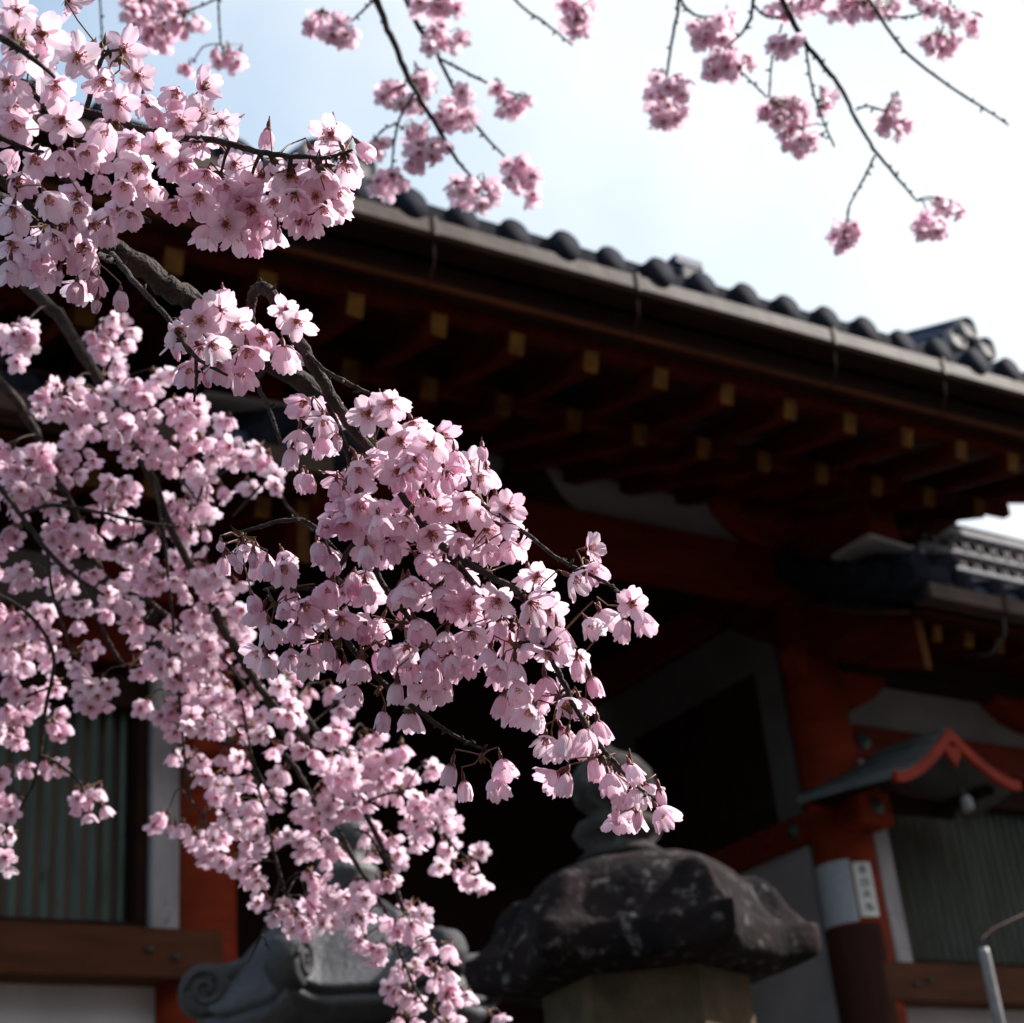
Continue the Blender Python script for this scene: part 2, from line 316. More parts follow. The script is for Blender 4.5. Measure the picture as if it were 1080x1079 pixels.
def slab(name, m, y0, z0, y1, z1, th, parent, x0=X0, x1=X1, nx=24):
    s = MB(); P, Q = [], []
    for i in range(nx + 1):
        x = x0 + (x1 - x0) * i / nx; l = lift(x)
        P.append([(x, y0, z0 + l), (x, y1, z1 + l)]); Q.append([(x, y0, z0 + th + l), (x, y1, z1 + th + l)])
    s.grid(P, flip=True); s.grid(Q)
    s.grid([[a[0] for a in P], [a[0] for a in Q]]); s.grid([[a[1] for a in Q], [a[1] for a in P]])
    s.add([P[0][0], P[0][1], Q[0][1], Q[0][0]], [(0, 3, 2, 1)]); s.add([P[-1][0], P[-1][1], Q[-1][1], Q[-1][0]], [(0, 1, 2, 3)])
    return s.build(name, m, parent)
slab('soffit_board', M['board'], 5.33, 5.73, 9.0, 7.2, .03, hall)
# roof: curved slab, pan tiles, round tile ribs, end discs
YE, ZE = 5.2, 5.985
def rz(y): d = y - YE; return ZE + .36 * d + .045 * d * d
roof = None
rb = MB(); ny = 14; ys = [YE + (9.1 - YE) * k / ny for k in range(ny + 1)]
top = [[(X0 + (X1 - X0) * i / 20, y, rz(y) + lift(X0 + (X1 - X0) * i / 20)) for y in ys] for i in range(21)]
rb.grid(top, flip=True)
low = [[(p[0], p[1] + .04 * (k == 0), p[2] - .10) for k, p in enumerate(r)] for r in top]; rb.grid(low, 1)
back = [[(p[0], 18.2 - p[1], p[2]) for p in r] for r in top]; rb.grid(back)
for r, q in ((top[0], low[0]), (low[-1], top[-1])): rb.grid([r, q])
rb.grid([[r[0] for r in top], [r[0] for r in low]], 1)
roof = rb.build('roof', [M['tile'], M['dark']], hall)
tl = MB(); TP = .283; k0 = -9
x = 3.72 - 8 * TP
xs_t = []
while x < X1: xs_t.append(x) ; x += TP
jr = random.Random(8)
for x in xs_t:
    P = []; jz, jy = jr.uniform(-.007, .007), jr.uniform(-.012, .012)
    for y in ys + []:
        l = rz(y) + lift(x)
        P.append([(x + .08 * math.cos(t), y - (.03 + jy if y == YE else 0), l + .055 + jz + .08 * math.sin(t)) for t in [math.pi * (1.12 - 1.24 * q / 10) for q in range(11)]])
    tl.grid(P, flip=True)
    c = np.array((x, YE - .034 - jy, rz(YE) + lift(x) + .06 + jz))
    ring = lambda r, d: [c + (r * math.cos(t), -d, r * math.sin(t)) for t in [2 * math.pi * q / 20 for q in range(21)]]
    tl.grid([ring(.086, -.05), ring(.086, .0), ring(.002, .003)], mi=1)
    # flat pan tile lip between two ribs
    tl.box(x + .07, x + TP - .07, YE - .02, YE + .3, rz(YE) + lift(x) - .012, rz(YE) + lift(x) + .10, mi=1)
tl.build('roof_tiles', [M['tile'], M['tile_end']], roof)
# gutter, straps and hooks
gt = MB(); P = []
for i in range(25):
    x = X0 - .02 + (X1 - X0 + .04) * i / 24; l = lift(x)
    P.append([(x, YE - .02, 5.955 + l), (x, YE - .028, 5.985 + l), (x, YE - .04, 5.98 + l), (x, YE - .04, 5.905 + l), (x, YE - .02, 5.888 + l), (x, YE + .12, 5.888 + l), (x, YE + .13, 5.96 + l)])
gt.grid([r[:5] for r in P], smooth=False); gt.grid([r[4:] for r in P], 1, smooth=False)  # underside faces take the dark material: shade below the gutter as colour
gutter = gt.build('gutter', [M['copper'], M['dark']], hall)
for xs in (1.9, 3.27, 4.42, 5.72, 6.54, 7.6):
    s = MB(); l = lift(xs); s.box(xs - .012, xs + .012, YE - .047, YE - .041, 5.89 + l, 5.992 + l, bv=.001); s.build('strap', M['copper'], gutter)
    s = MB(); s.tube([(xs, YE - .02, 5.89 + l), (xs, YE + .0, 5.76 + l), (xs - .01, YE + .05, 5.68 + l), (xs - .03, YE + .16, 5.66 + l)], .005, 6); s.build('hanger', M['dark'], gutter)
b = MB()
b.bar((X0 + .02, YE + .2, 5.81 + lift(X0)), (X1 - .02, YE + .2, 5.81 + lift(X1)), .08, .14); b.build('fascia_board', M['dark'], hall)
# verge boards
for x in (X0 - .02, X1 + .02):
    s = MB(); P, Q = [], []
    for y in ys: l = lift(x); P.append((x, y + .1, rz(y) - .14 + l)); Q.append((x, y + .1, rz(y) - .36 + l - .05 * (y - YE < .3)))
    s.grid([[(p[0] - .03, p[1], p[2]) for p in P], [(p[0] - .03, p[1], p[2]) for p in Q], [(p[0] + .03, p[1], p[2]) for p in Q], [(p[0] + .03, p[1], p[2]) for p in P], [(p[0] - .03, p[1], p[2]) for p in P]], smooth=False)
    s.build('verge_board', M['brightred'], hall)
# ridges coming down the slope with stacked tile ends, and the main ridge
def ridge_end(xc, yc, zc, big):
    s = MB()
    s.box(xc - .13, xc + .13, yc, yc + 2.2, zc - .12, zc + .06)
    if big:
        for ox, oz in ((-.12, .04), (.13, .04), (0.0, .15)):
            s.tube([(xc + ox, yc - .10, zc + oz), (xc + ox, yc + 1.6, zc + oz + .62)], .075, 14)
            c = np.array((xc + ox, yc - .103, zc + oz))
            ring = lambda r, d: [c + (r * math.cos(t), -d, r * math.sin(t)) for t in [2 * math.pi * q / 16 for q in range(17)]]
            s.grid([ring(.082, -.04), ring(.082, .0), ring(.06, .014), ring(.05, .005), ring(.002, .01)], mi=1)
    else:
        s.box(xc - .12, xc + .12, yc - .04, yc + .3, zc + .06, zc + .11); s.box(xc - .09, xc + .10, yc - .06, yc + .3, zc + .112, zc + .17)
        s.box(xc - .06, xc + .06, yc - .07, yc - .042, zc + .0, zc + .1, mi=1)
    return s.build('roof_ridge', [M['tile'], M['paletile']], roof)
ridge_end(7.14, 5.5, 6.44, True); ridge_end(2.92, 5.5, 6.34, True); ridge_end(5.03, 5.5, 6.33, False)
s = MB(); s.box(X0 + .1, X1 - .1, 8.85, 9.35, rz(9.1) - .1, rz(9.1) + .6); s.build('main_ridge', M['tile'], roof)

# ------------------------------------------------------------------ the two lower wings
def wing(sgn, label):
    def X(x): return x if sgn > 0 else 2 * XC - x
    def bx(s, a, b_, *r, **k): a, b_ = X(a), X(b_); s.box(min(a, b_), max(a, b_), *r, **k)
    W = thing('side_wing', label, 'temple wing', (X(9.5), 8.5, 0), 'low wings flanking the gate hall')
    WE = 13.0
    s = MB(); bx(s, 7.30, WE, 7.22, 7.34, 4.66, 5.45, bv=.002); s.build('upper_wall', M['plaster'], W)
    s = MB(); bx(s, 7.28, WE, 7.22, 7.34, 0.02, 2.98, bv=.002); s.build('lower_wall', M['litpale'], W)
    s = MB(); bx(s, 7.24, WE, 7.1, 7.30, 4.47, 4.69); fm = s.build('nageshi_beam', M['redh'], W)
    s = MB(); hexstud(s, (X(7.36), 7.098, 4.58), (0, -1, 0), .06, .014); s.build('nail_cover', M['iron'], fm)
    s = MB(); bx(s, 7.07, WE, 7.0, 7.2, 2.96, 3.18); sl = s.build('sill_beam', M['brown'], W)
    for k in range(2):
        s = MB(); s.lathe((X(7.3 + .12 * k), 6.995, 3.05 + .03 * k), [(.001, -.012), (.018, -.01), (.018, .01), (.001, .012)], 10); s.build('stud', M['iron'], sl)
    # bracket shapes along the top of the plaster
    for k in range(4):
        xc = 7.62 + 1.56 * k if k else 7.28
        s = MB()
        for q in (-1, 1):
            poly = [(0, 4.83), (.2, 4.85), (.36, 4.90), (.5, 5.0), (.54, 5.14), (0, 5.14)]
            if k == 0: poly = [(0, 4.80), (.12, 4.82), (.24, 4.88), (.36, 4.98), (.4, 5.14), (0, 5.14)]
            s.prism(poly, lambda a, c, t, q=q: (X(xc) + q * a, t, c), 7.08, 7.215)
        s.build('bracket', M['red'], W)
    s = MB(); bx(s, 7.2, WE, 7.02, 7.22, 5.03, 5.26); s.build('wall_plate', M['dark'], W)
    # windows with vertical slats: jamb, frame, slats in front of boards
    for k, (xa, xb) in enumerate(((7.40, 9.35), (9.75, 11.6))):
        s = MB(); bx(s, xa, xa + .045, 7.1, 7.24, 3.185, 4.40); bx(s, xb - .045, xb, 7.1, 7.24, 3.185, 4.40)
        bx(s, xa + .045, xb - .045, 7.1, 7.24, 4.24, 4.40); bx(s, xa + .045, xb - .045, 7.1, 7.24, 3.185, 3.225)
        fr = s.build('window', M['brown'] if k else M['dark'], W)
        s = MB(); bx(s, xa + .04, xb - .04, 7.255, 7.28, 3.2, 4.3); s.build('shutter', M['shutter'], fr)
        s = MB(); n = 26; st = (xb - xa - .09) / n
        for i in range(n):
            cx_ = X(xa + .045 + st * (i + .5)); s.prism([(-.019, 0), (0, -.019), (.019, 0), (0, .019)], lambda a, c, t: (cx_ + a, 7.2 + c, t), 3.22, 4.245)
        s.build('slats', M['slat'], fr)
        s = MB(); bx(s, xa - .145, xa - .012, 7.06, 7.2, 3.183, 4.44); s.build('jamb', M['jamb'], W)
    s = MB(); bx(s, 9.40, 9.7, 7.1, 7.3, 0.02, 4.46); bx(s, 12.7, 13.0, 7.1, 7.3, .02, 4.46); s.build('post', M['red'], W)
    s = MB(); bx(s, 7.5, WE, 10.4, 10.5, .02, 5.3); bx(s, WE - .06, WE, 7.35, 10.4, .02, 5.3); s.build('rear_wall', M['plaster'], W)
    # roof
    def wz(y): d = y - 6.0; return 5.14 + .42 * d + .08 * d * d
    yy = [6.0 + .2 * k for k in range(13)]
    E0, E1 = 6.93, 13.4
    s = MB(); T = [[(X(x_), y, wz(y)) for y in yy] for x_ in np.linspace(E0, E1, 12)]; s.grid(T, flip=sgn > 0)
    s.grid([[(p[0], p[1], p[2] - .12) for p in r] for r in T], 1, flip=sgn < 0)
    s.grid([T[0], [(p[0], p[1], p[2] - .12) for p in T[0]]], 1); s.grid([T[-1], [(p[0], p[1], p[2] - .12) for p in T[-1]]], 1)
    s.grid([[r[0] for r in T], [(r[0][0], r[0][1], r[0][2] - .12) for r in T]], 1)
    s.grid([[(p[0], 16.8 - p[1], p[2]) for p in r] for r in T], flip=sgn < 0)
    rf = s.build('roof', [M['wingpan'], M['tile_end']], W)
    s = MB(); x_ = E0 + .07
    while x_ < E1:
        P = [[(X(x_) + .07 * math.cos(t), y - (.03 if y == 6.0 else 0), wz(y) + .02 + .08 * math.sin(t)) for t in [math.pi * (1.12 - 1.24 * q / 10) for q in range(11)]] for y in yy]
        s.grid(P, flip=True)
        c = np.array((X(x_), 5.966, wz(6.0) + .03))
        ring = lambda r, d: [c + (r * math.cos(t), -d, r * math.sin(t)) for t in [2 * math.pi * q / 20 for q in range(21)]]
        s.grid([ring(.08, -.05), ring(.08, .0), ring(.002, .003)], mi=1)
        bx(s, x_ + .07, x_ + .21, 5.985, 6.3, wz(6) - .01, wz(6) + .04)
        x_ += .28
    s.build('roof_tiles', [M['tile'], M['tile_end']], rf)
    s = MB(); bx(s, E0 + .02, E1, 5.95, 6.1, 5.025, 5.125); gu = s.build('gutter', M['copper'], W)
    for xs in (7.57, 8.6, 9.7, 11):
        s = MB(); bx(s, xs - .01, xs + .01, 5.94, 5.948, 5.02, 5.13, bv=.001); s.build('strap', M['brown'], gu)
        s = MB(); s.tube([(X(xs), 5.98, 5.02), (X(xs), 6.0, 4.9), (X(xs - .05), 6.1, 4.8), (X(xs - .1), 6.25, 4.84)], .007, 6); s.build('hanger', M['iron'], gu)
    s = MB(); s.grid([[(X(E0 + .05), 6.06, 4.99), (X(E0 + .05), 8.3, 5.75)], [(X(E1), 6.06, 4.99), (X(E1), 8.3, 5.75)]]); s.build('soffit_board', M['board'], W)
    for i in range(18):
        x_ = 7.20 + i * .27
        r = MB(); r.bar((X(x_), 6.2, 4.93), (X(x_), 7.3, 5.33), .075, .10); ro = r.build('rafter', M['eave'], W)
        e = MB(); e.bar((X(x_), 6.188, 4.926), (X(x_), 6.2005, 4.93), .071, .096); e.build('end_cap', M['eavecap'], ro)
    # verge: board, ochre edge, thick round tiles and demon tile at the corner
    s = MB(); P = [(6.15, 4.98, 4.66), (6.5, 5.12, 4.80), (7.0, 5.40, 5.06), (7.6, 5.78, 5.44), (8.3, 6.3, 5.95)]
    s.grid([[(X(E0 + .06), y, a) for y, a, c in P], [(X(E0 + .06), y, c) for y, a, c in P], [(X(E0 + .12), y, c) for y, a, c in P], [(X(E0 + .12), y, a) for y, a, c in P]], smooth=False)
    s.add([(X(E0 + .06), 6.15, 4.98), (X(E0 + .12), 6.15, 4.98), (X(E0 + .12), 6.15, 4.66), (X(E0 + .06), 6.15, 4.66)], [(0, 1, 2, 3)], 1)
    vb = s.build('verge_board', [M['eave'], M['ochre']], W)
    s = MB(); s.tube([(X(E0 + .02), y, a + .03) for y, a, c in P], .014, 8); s.build('edge_strip', M['ochre'], vb)
    s = MB()
    for k in range(9):
        y = 6.02 + .24 * k; s.tube([(X(E0 - .1), y, wz(y) + .02), (X(E0 + .2), y, wz(y) + .04)], .085, 12)
    s.tube([(X(E0 + .26), y, wz(y) + .13) for y in yy], .09, 12)
    s.build('verge_tiles', M['tile_end'], rf)
    s = MB(); s.prism([(-.13, 5.16), (.13, 5.16), (.15, 5.27), (.21, 5.36), (.13, 5.33), (.09, 5.40), (.0, 5.46), (-.09, 5.40), (-.13, 5.33), (-.19, 5.37), (-.15, 5.27)], lambda a, c, t: (X(6.99) + a * .75, t, 5.13 + (c - 5.14) * .8), 6.02, 6.12)
    s.build('demon_tile', M['tile_end'], rf)
    s = MB(); s.bar((X(6.95), 6.5, 5.60), (X(7.42), 6.5, 5.565), .34, .03); s.build('painted_sunlit_strip', M['litpale'], rf)  # pale bar that paints a sunlit patch onto the shaded roof
    # decorated ridge: courses of flat tile, rows of small round ends, half-ring openwork
    s = MB(); RX0 = 8.18
    for z0, z1, d in ((5.70, 5.93, .15), (5.93, 5.965, .19), (6.07, 6.10, .18), (6.23, 6.26, .18), (6.26, 6.31, .14)):
        bx(s, RX0, E1 - .2, 7.2 - d, 7.2 + d, z0, z1 - .001, mi=2)
    bx(s, RX0 + .03, E1 - .2, 7.12, 7.28, 5.965, 6.23, mi=1)
    n = 34
    for i in range(n):
        x_ = RX0 + .08 + i * .142
        for z_, ph in ((6.017, 0), (6.165, .071)):
            c = np.array((X(x_ + ph), 7.04, z_))
            s.grid([[c + (r * math.cos(t), dy_, r * math.sin(t)) for t in [2 * math.pi * q / 12 for q in range(13)]] for r, dy_ in ((.066, .09), (.066, 0), (.046, 0), (.042, .05))], mi=0)
    s.tube([(X(RX0), 7.2, 6.35), (X(E1 - .2), 7.2, 6.35)], .07, 14)
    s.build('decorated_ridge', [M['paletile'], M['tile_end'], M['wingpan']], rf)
    return W
WR = wing(1, 'low red and white wing right of the gate with a pale decorated roof ridge')
WL = wing(-1, 'lower red and white wing behind the pink blossoms at the left of the gate')

# ------------------------------------------------------------------ small hooded canopy over the right window
can = thing('window_canopy', 'small hooded canopy with curved bright red gable board before the right slatted window', 'canopy', (7.35, 7.0, 4.1))
def gable(u):                                       # ogee from apex (0) to foot (1): drop and spread
    return u, (1 - math.cos(u * math.pi * .5)) * .0 + (1.25 * u - .25 * math.sin(u * math.pi) * .6 - .25 * u * u)
AP = np.array((7.33, 6.40, 4.395)); HW = .52; HD = .315
def hoodpt(u, v, off=0):                            # u -1..1 across, v 0..1 front to back
    a = abs(u); f = 1 - (1 - a) ** 1.55
    zf = AP[2] - HD * f + .02 * a ** 6 + .018 * u
    x_ = AP[0] + u * HW; y_ = AP[1]
    xb = AP[0] + u * .72; yb = 6.98; fb = a ** .8
    zb = AP[2] + .05 - .36 * fb
    return (x_ + (xb - x_) * v, y_ + (yb - y_) * v, zf + (zb - zf) * v + off)
us = [k / 16 for k in range(-16, 17)]
s = MB()
s.grid([[hoodpt(u, v, .03) for u in us] for v in (0, .25, .5, .75, 1)]); s.grid([[hoodpt(u, v, -.012) for u in us] for v in (0, .25, .5, .75, 1)], flip=True)
s.grid([[hoodpt(u, 0, .03) for u in us], [hoodpt(u, 0, -.012) for u in us]], flip=True)
for u in (-1, 1): s.grid([[hoodpt(u, v, .03) for v in (0, .5, 1)], [hoodpt(u, v, -.012) for v in (0, .5, 1)]])
hd = s.build('hood_roof', M['hood'], can)
s = MB()
for k in range(-6, 7):
    if k: s.tube([hoodpt(k / 6.5, v, .034) for v in (0.02, .3, .6, 1)], .012, 6)
s.build('batten', M['hood'], hd)
s = MB()
def brd(u, dz_, dy_): p = hoodpt(u, 0); return (p[0], p[1] - dy_, p[2] + dz_)
th = lambda u: .058 + .02 * (1 - abs(u))
s.grid([[brd(u, .018, .0) for u in us], [brd(u, .018, .035) for u in us], [brd(u, .018 - th(u), .035) for u in us], [brd(u, .018 - th(u), 0) for u in us], [brd(u, .018, 0) for u in us]], smooth=False)
for u in (-1, 1): s.add([brd(u, .018, 0), brd(u, .018, .035), brd(u, .018 - th(u), .035), brd(u, .018 - th(u), 0)], [(0, 1, 2, 3)])
gb = s.build('gable_board', M['brightred'], can)
s = MB(); s.prism([(-.07, .0), (-.05, -.06), (-.015, -.1), (0, -.135), (.015, -.1), (.05, -.06), (.07, 0)], lambda a, c, t: (AP[0] + a, t, AP[2] - .095 + c), AP[1] - .03, AP[1] - .005); s.build('pendant', M['brightred'], gb)
s = MB()
for u in (-.8, .8):
    s.bar((AP[0] + u * .6, 7.04, 4.13), (AP[0] + u * .5, 6.5, 4.11), .05, .05)
s.box(AP[0] - .55, AP[0] + .62, 7.0, 7.06, 4.10, 4.20)
s.build('bracket_frame', M['dark'], can)
lamp = thing('security_lamp', 'small silver lamp hanging under the red gable board', 'lamp', (7.42, 6.45, 4.0))
s = MB(); s.lathe((7.44, 6.45, 3.93), [(.015, .10), (.03, .09), (.034, .06), (.034, .02), (.028, .005), (.02, .012)], 20); s.build('lamp_shade', M['steel'], lamp)
s = MB(); s.tube([(7.44, 6.45, 4.04), (7.44, 6.49, 4.1)], .01, 8); s.build('stem', M['iron'], lamp)

# ------------------------------------------------------------------ notices on the right pillar
def wrap(s, a0, a1, z0, z1, r, th_, mi=0, n=10):
    f = lambda a, rr, z: (XR + rr * math.cos(a), PY + rr * math.sin(a), z)
    A = np.linspace(R_(a0), R_(a1), n)
    s.grid([[f(a, r, z0) for a in A], [f(a, r + th_, z0) for a in A], [f(a, r + th_, z1) for a in A], [f(a, r, z1) for a in A], [f(a, r, z0) for a in A]], mi=mi, smooth=False)
    for a in (A[0], A[-1]): s.add([f(a, r, z0), f(a, r + th_, z0), f(a, r + th_, z1), f(a, r, z1)], [(0, 1, 2, 3)], mi)
s = MB(); wrap(s, 143, 232, 3.42, 3.79, .1885, .003); pl = s.build('metal_plate', M['plate']); tag(pl, 'blank grey metal plate bent around the red pillar', 'plate')
s = MB(); wrap(s, 150, 268, .25, 3.405, .1885, .012, n=16); s.build('pillar_cladding', M['clad'], hall)
nt_ = thing('paper_notice', 'narrow white paper strip with black brush characters on the red pillar', 'notice', (XR, PY - .19, 3.6))
s = MB(); wrap(s, 236, 272, 3.44, 3.765, .1895, .0015); s.build('paper', M['paper'], nt_)
ZS = [3.72, 3.645, 3.57, 3.495]
glyphs = [[(-.7, .6, .7, .6), (0, 1, 0, -.9), (-.8, -.1, .8, -.1), (-.6, -.8, .6, -.8), (-.3, .2, -.7, -.5), (.3, .2, .7, -.5)],
          [(-.7, .7, .7, .7), (-.7, .7, -.7, -.8), (.7, .7, .7, -.8), (-.5, 0, .5, 0), (-.7, -.8, .7, -.8)],
          [(0, 1, 0, .3), (-.8, .4, .8, .4), (-.2, .3, -.8, -.9), (.2, .3, .8, -.9), (-.4, -.3, .4, -.3)],
          [(-.8, .6, .2, .7), (-.3, 1, -.3, -.9), (-.8, 0, .8, 0), (.3, .9, .7, -.8), (.1, -.2, .8, -.9)]]
for zc_, gl in zip(ZS, glyphs):
    s = MB()
    for x0_, y0_, x1_, y1_ in gl:
        pts = []
        for t in (0, .5, 1):
            a = R_(254 + 9.5 * (x0_ + (x1_ - x0_) * t)); pts.append((XR + .1915 * math.cos(a), PY + .1915 * math.sin(a), zc_ + .028 * (y0_ + (y1_ - y0_) * t)))
        s.tube(pts, .0035, 5)
    s.build('brush_character', M['ink'], nt_)

# ------------------------------------------------------------------ thin pole
pole = thing('metal_pole', 'thin grey metal pole with a bent wire at its tip before the slatted window', 'pole', tuple(at(1037, 1000, 5.3) * (1, 1, 0)))
pt = at(1037, 1000, 5.3)
s = MB(); s.tube([(pt[0], pt[1], 0), (pt[0], pt[1], pt[2] - .02), (pt[0], pt[1], pt[2])], [.018, .018, .016], 16); s.build('pipe', M['steel'], pole)
s = MB(); s.tube([(pt[0], pt[1], pt[2] - .05), (pt[0], pt[1], pt[2] + .02), (pt[0] + .012, pt[1] + .005, pt[2] + .035), (pt[0] + .1, pt[1] + .02, pt[2] + .075), (pt[0] + .45, pt[1] + .04, pt[2] + .19)], .0035, 6); s.build('wire', M['clad'], pole)

# ------------------------------------------------------------------ stone lanterns
def nz(p, f):                                       # cheap smooth noise
    x, y, z = p; return (math.sin(x * f + 1.3) * math.sin(y * f * 1.13 + .7) + math.sin(z * f * 1.21 + 2.1) * math.sin((x + y) * f * .77) + .5 * math.sin(x * f * 2.3 - z * f * 1.9) * math.sin(y * f * 2.1 + 1)) / 2.5
def hexR(a, R): a = (a + math.pi / 6) % (math.pi / 3) - math.pi / 6; return R * math.cos(math.pi / 6) / math.cos(math.pi / 6 - abs(a))
def kasa(c, R, H, a0, prof, bump=None, rough=.0, tip=0, n=144):
    P = []
    for rho, z, hexness in prof:
        row = []
        for k in range(n + 1):
            a = 2 * math.pi * k / n; d = abs((a + math.pi / 6) % (math.pi / 3) - math.pi / 6)      # distance to a corner
            rr = rho * ((1 - hexness) * R * .92 + hexness * hexR(a, R)); zz = z * H
            if bump and rho > .3: rr2, dz2 = bump(rho, z, d); rr += rr2; zz += dz2
            p = (c[0] + rr * math.cos(a + a0), c[1] + rr * math.sin(a + a0), c[2] + zz)
            if rough: q = nz(p, 13) * rough + nz(p, 37) * rough * .5; p = (p[0] + q * math.cos(a + a0), p[1] + q * math.sin(a + a0), p[2] + q * .7)
            row.append(p)
        P.append(row)
    return P
def lantern_base(c, zk, T, m, a0, rf):
    for (nm, prof) in (('fire_box', [(rf, zk - .02), (rf, zk - .36)]), ('middle_platform', [(rf + .04, zk - .362), (rf + .15, zk - .42), (rf + .15, zk - .50), (rf - .02, zk - .6)]),
                       ('shaft', [(.16, zk - .602), (.15, zk - .8), (.17, 1.0), (.15, .9), (.17, .4)]), ('base', [(.2, .398), (.34, .3), (.36, .2), (.45, .19), (.45, 0)])):
        s = MB(); n = 6 if nm != 'shaft' else 28
        vs = [[(c[0] + r * math.cos(a0 + 2 * math.pi * k / n), c[1] + r * math.sin(a0 + 2 * math.pi * k / n), z) for k in range(n + 1)] for r, z in prof]
        s.grid(vs, smooth=nm == 'shaft', flip=True)
        r, z = prof[0]; s.add([(c[0] + r * math.cos(a0 + 2 * math.pi * k / n), c[1] + r * math.sin(a0 + 2 * math.pi * k / n), z) for k in range(n)], [tuple(range(n))])
        o = s.build(nm, m, T)
        if nm == 'fire_box':
            for k in (0, 2, 4):
                s = MB(); a = a0 + math.pi / 3 * (k + .5); ap = rf * math.cos(math.pi / 6) + .004; u = np.array((-math.sin(a), math.cos(a), 0)); nn = np.array((math.cos(a), math.sin(a), 0)); cc = np.array((c[0], c[1], 0))
                q = lambda h, z, d=0: cc + nn * (ap + d) + u * h + np.array((0, 0, z))
                s.add([q(-.07, zk - .32), q(.07, zk - .32), q(.07, zk - .19), q(-.07, zk - .19)], [(0, 1, 2, 3)], 0)
                for h0, h1, z0, z1 in ((-.09, .09, -.34, -.322), (-.09, .09, -.188, -.17), (-.09, -.072, -.32, -.19), (.072, .09, -.32, -.19)):
                    s.add([q(h, zk + z, d) for d in (0, .012) for h, z in ((h0, z0), (h1, z0), (h1, z1), (h0, z1))], [(4, 5, 6, 7), (0, 1, 5, 4), (1, 2, 6, 5), (2, 3, 7, 6), (3, 0, 4, 7)], 1)
                s.build('window', [M['dark'], m], o)
# near lantern: worn dark stone
c1 = at(674, 985, 4.35); zk = 2.215
L1 = thing('stone_lantern', 'dark mossy stone lantern with worn hexagonal roof and ball finial', 'lantern', (c1[0], c1[1], 0), 'lanterns in front of the gate hall')
toC = math.atan2(-c1[1], -c1[0]); A0 = toC + math.pi / 6
def worn(rho, z, d):
    k = math.exp(-(d / .105) ** 4) * max(0, 1 - abs(rho - .85) / .12) ** .5
    t = math.exp(-(d / .13) ** 2) * max(0, min(1, (rho - .93) / .06))
    return .036 * k * (z > .25) + .05 * t, .04 * k * (z > .25) + (.012 * t if z < .3 else 0)
prof1 = [(.001, 1.0, 0), (.2, 1.0, 0), (.24, .99, .0), (.36, .97, .0), (.48, .935, .0), (.58, .885, .0), (.66, .825, .05), (.72, .765, .1), (.78, .68, .15), (.82, .60, .25), (.86, .51, .35), (.89, .44, .5), (.92, .375, .7), (.945, .33, .9), (.97, .295, 1), (.99, .27, 1), (1, .24, 1), (1, .17, 1), (.995, .05, 1), (.98, .0, 1), (.94, -.03, 1), (.8, -.04, 1), (.66, -.06, 1), (.5, -.1, 1)]
s = MB(); s.grid(kasa((c1[0], c1[1], zk), .42, .31, A0, prof1, worn, .007), flip=True); s.build('lantern_roof', M['stone'], L1)
fc = (c1[0] - .02, c1[1] + .012, zk + .305)
s = MB(); s.lathe(fc, [(.115, 0), (.13, .01), (.10, .035), (.09, .05), (.115, .07), (.125, .09), (.11, .115), (.085, .125), (.07, .14), (.085, .15), (.108, .175), (.118, .21), (.112, .25), (.085, .285), (.045, .305), (.02, .32), (.004, .335)], 32)
s.v = [tuple(np.array(p) + .004 * nz(p, 30)) for p in s.v]
s.build('finial', M['finial'], L1)
lantern_base((c1[0], c1[1]), zk, L1, M['palestone'], A0, .27)
# far lantern: smooth blue-grey stone with scrolled corners
c2 = at(366, 1010, 4.75); zk2 = 2.225
L2 = thing('stone_lantern', 'blue grey stone lantern with scrolled roof corners half hidden by pink blossoms', 'lantern', (c2[0], c2[1], 0), 'lanterns in front of the gate hall')
toC = math.atan2(-c2[1], -c2[0]); A1 = toC + R_(-21.6)
def ridged(rho, z, d):
    k = math.exp(-(d / .07) ** 2) * max(0, min(1, (rho - .2) / .2)) * (1 if z > .12 else .3)
    t = math.exp(-(d / .12) ** 2) * max(0, (rho - .7) / .3)
    return .02 * t, .022 * k + .03 * t
prof2 = [(.001, 1.16, 0), (.18, 1.15, 0), (.26, 1.12, .1), (.36, 1.06, .3), (.46, .98, .5), (.56, .87, .7), (.65, .74, .8), (.73, .60, .9), (.80, .46, 1), (.86, .35, 1), (.92, .265, 1), (.97, .22, 1), (.985, .2, 1), (.985, .16, 1), (.94, .14, 1), (.93, .12, 1), (.975, .09, 1), (.97, .02, 1), (.93, .0, 1), (.9, -.05, 1), (.7, -.08, 1), (.5, -.12, 1)]
s = MB(); s.grid(kasa((c2[0], c2[1], zk2), .42, .31, A1, prof2, ridged), flip=True); lr = s.build('lantern_roof', M['grey'], L2)
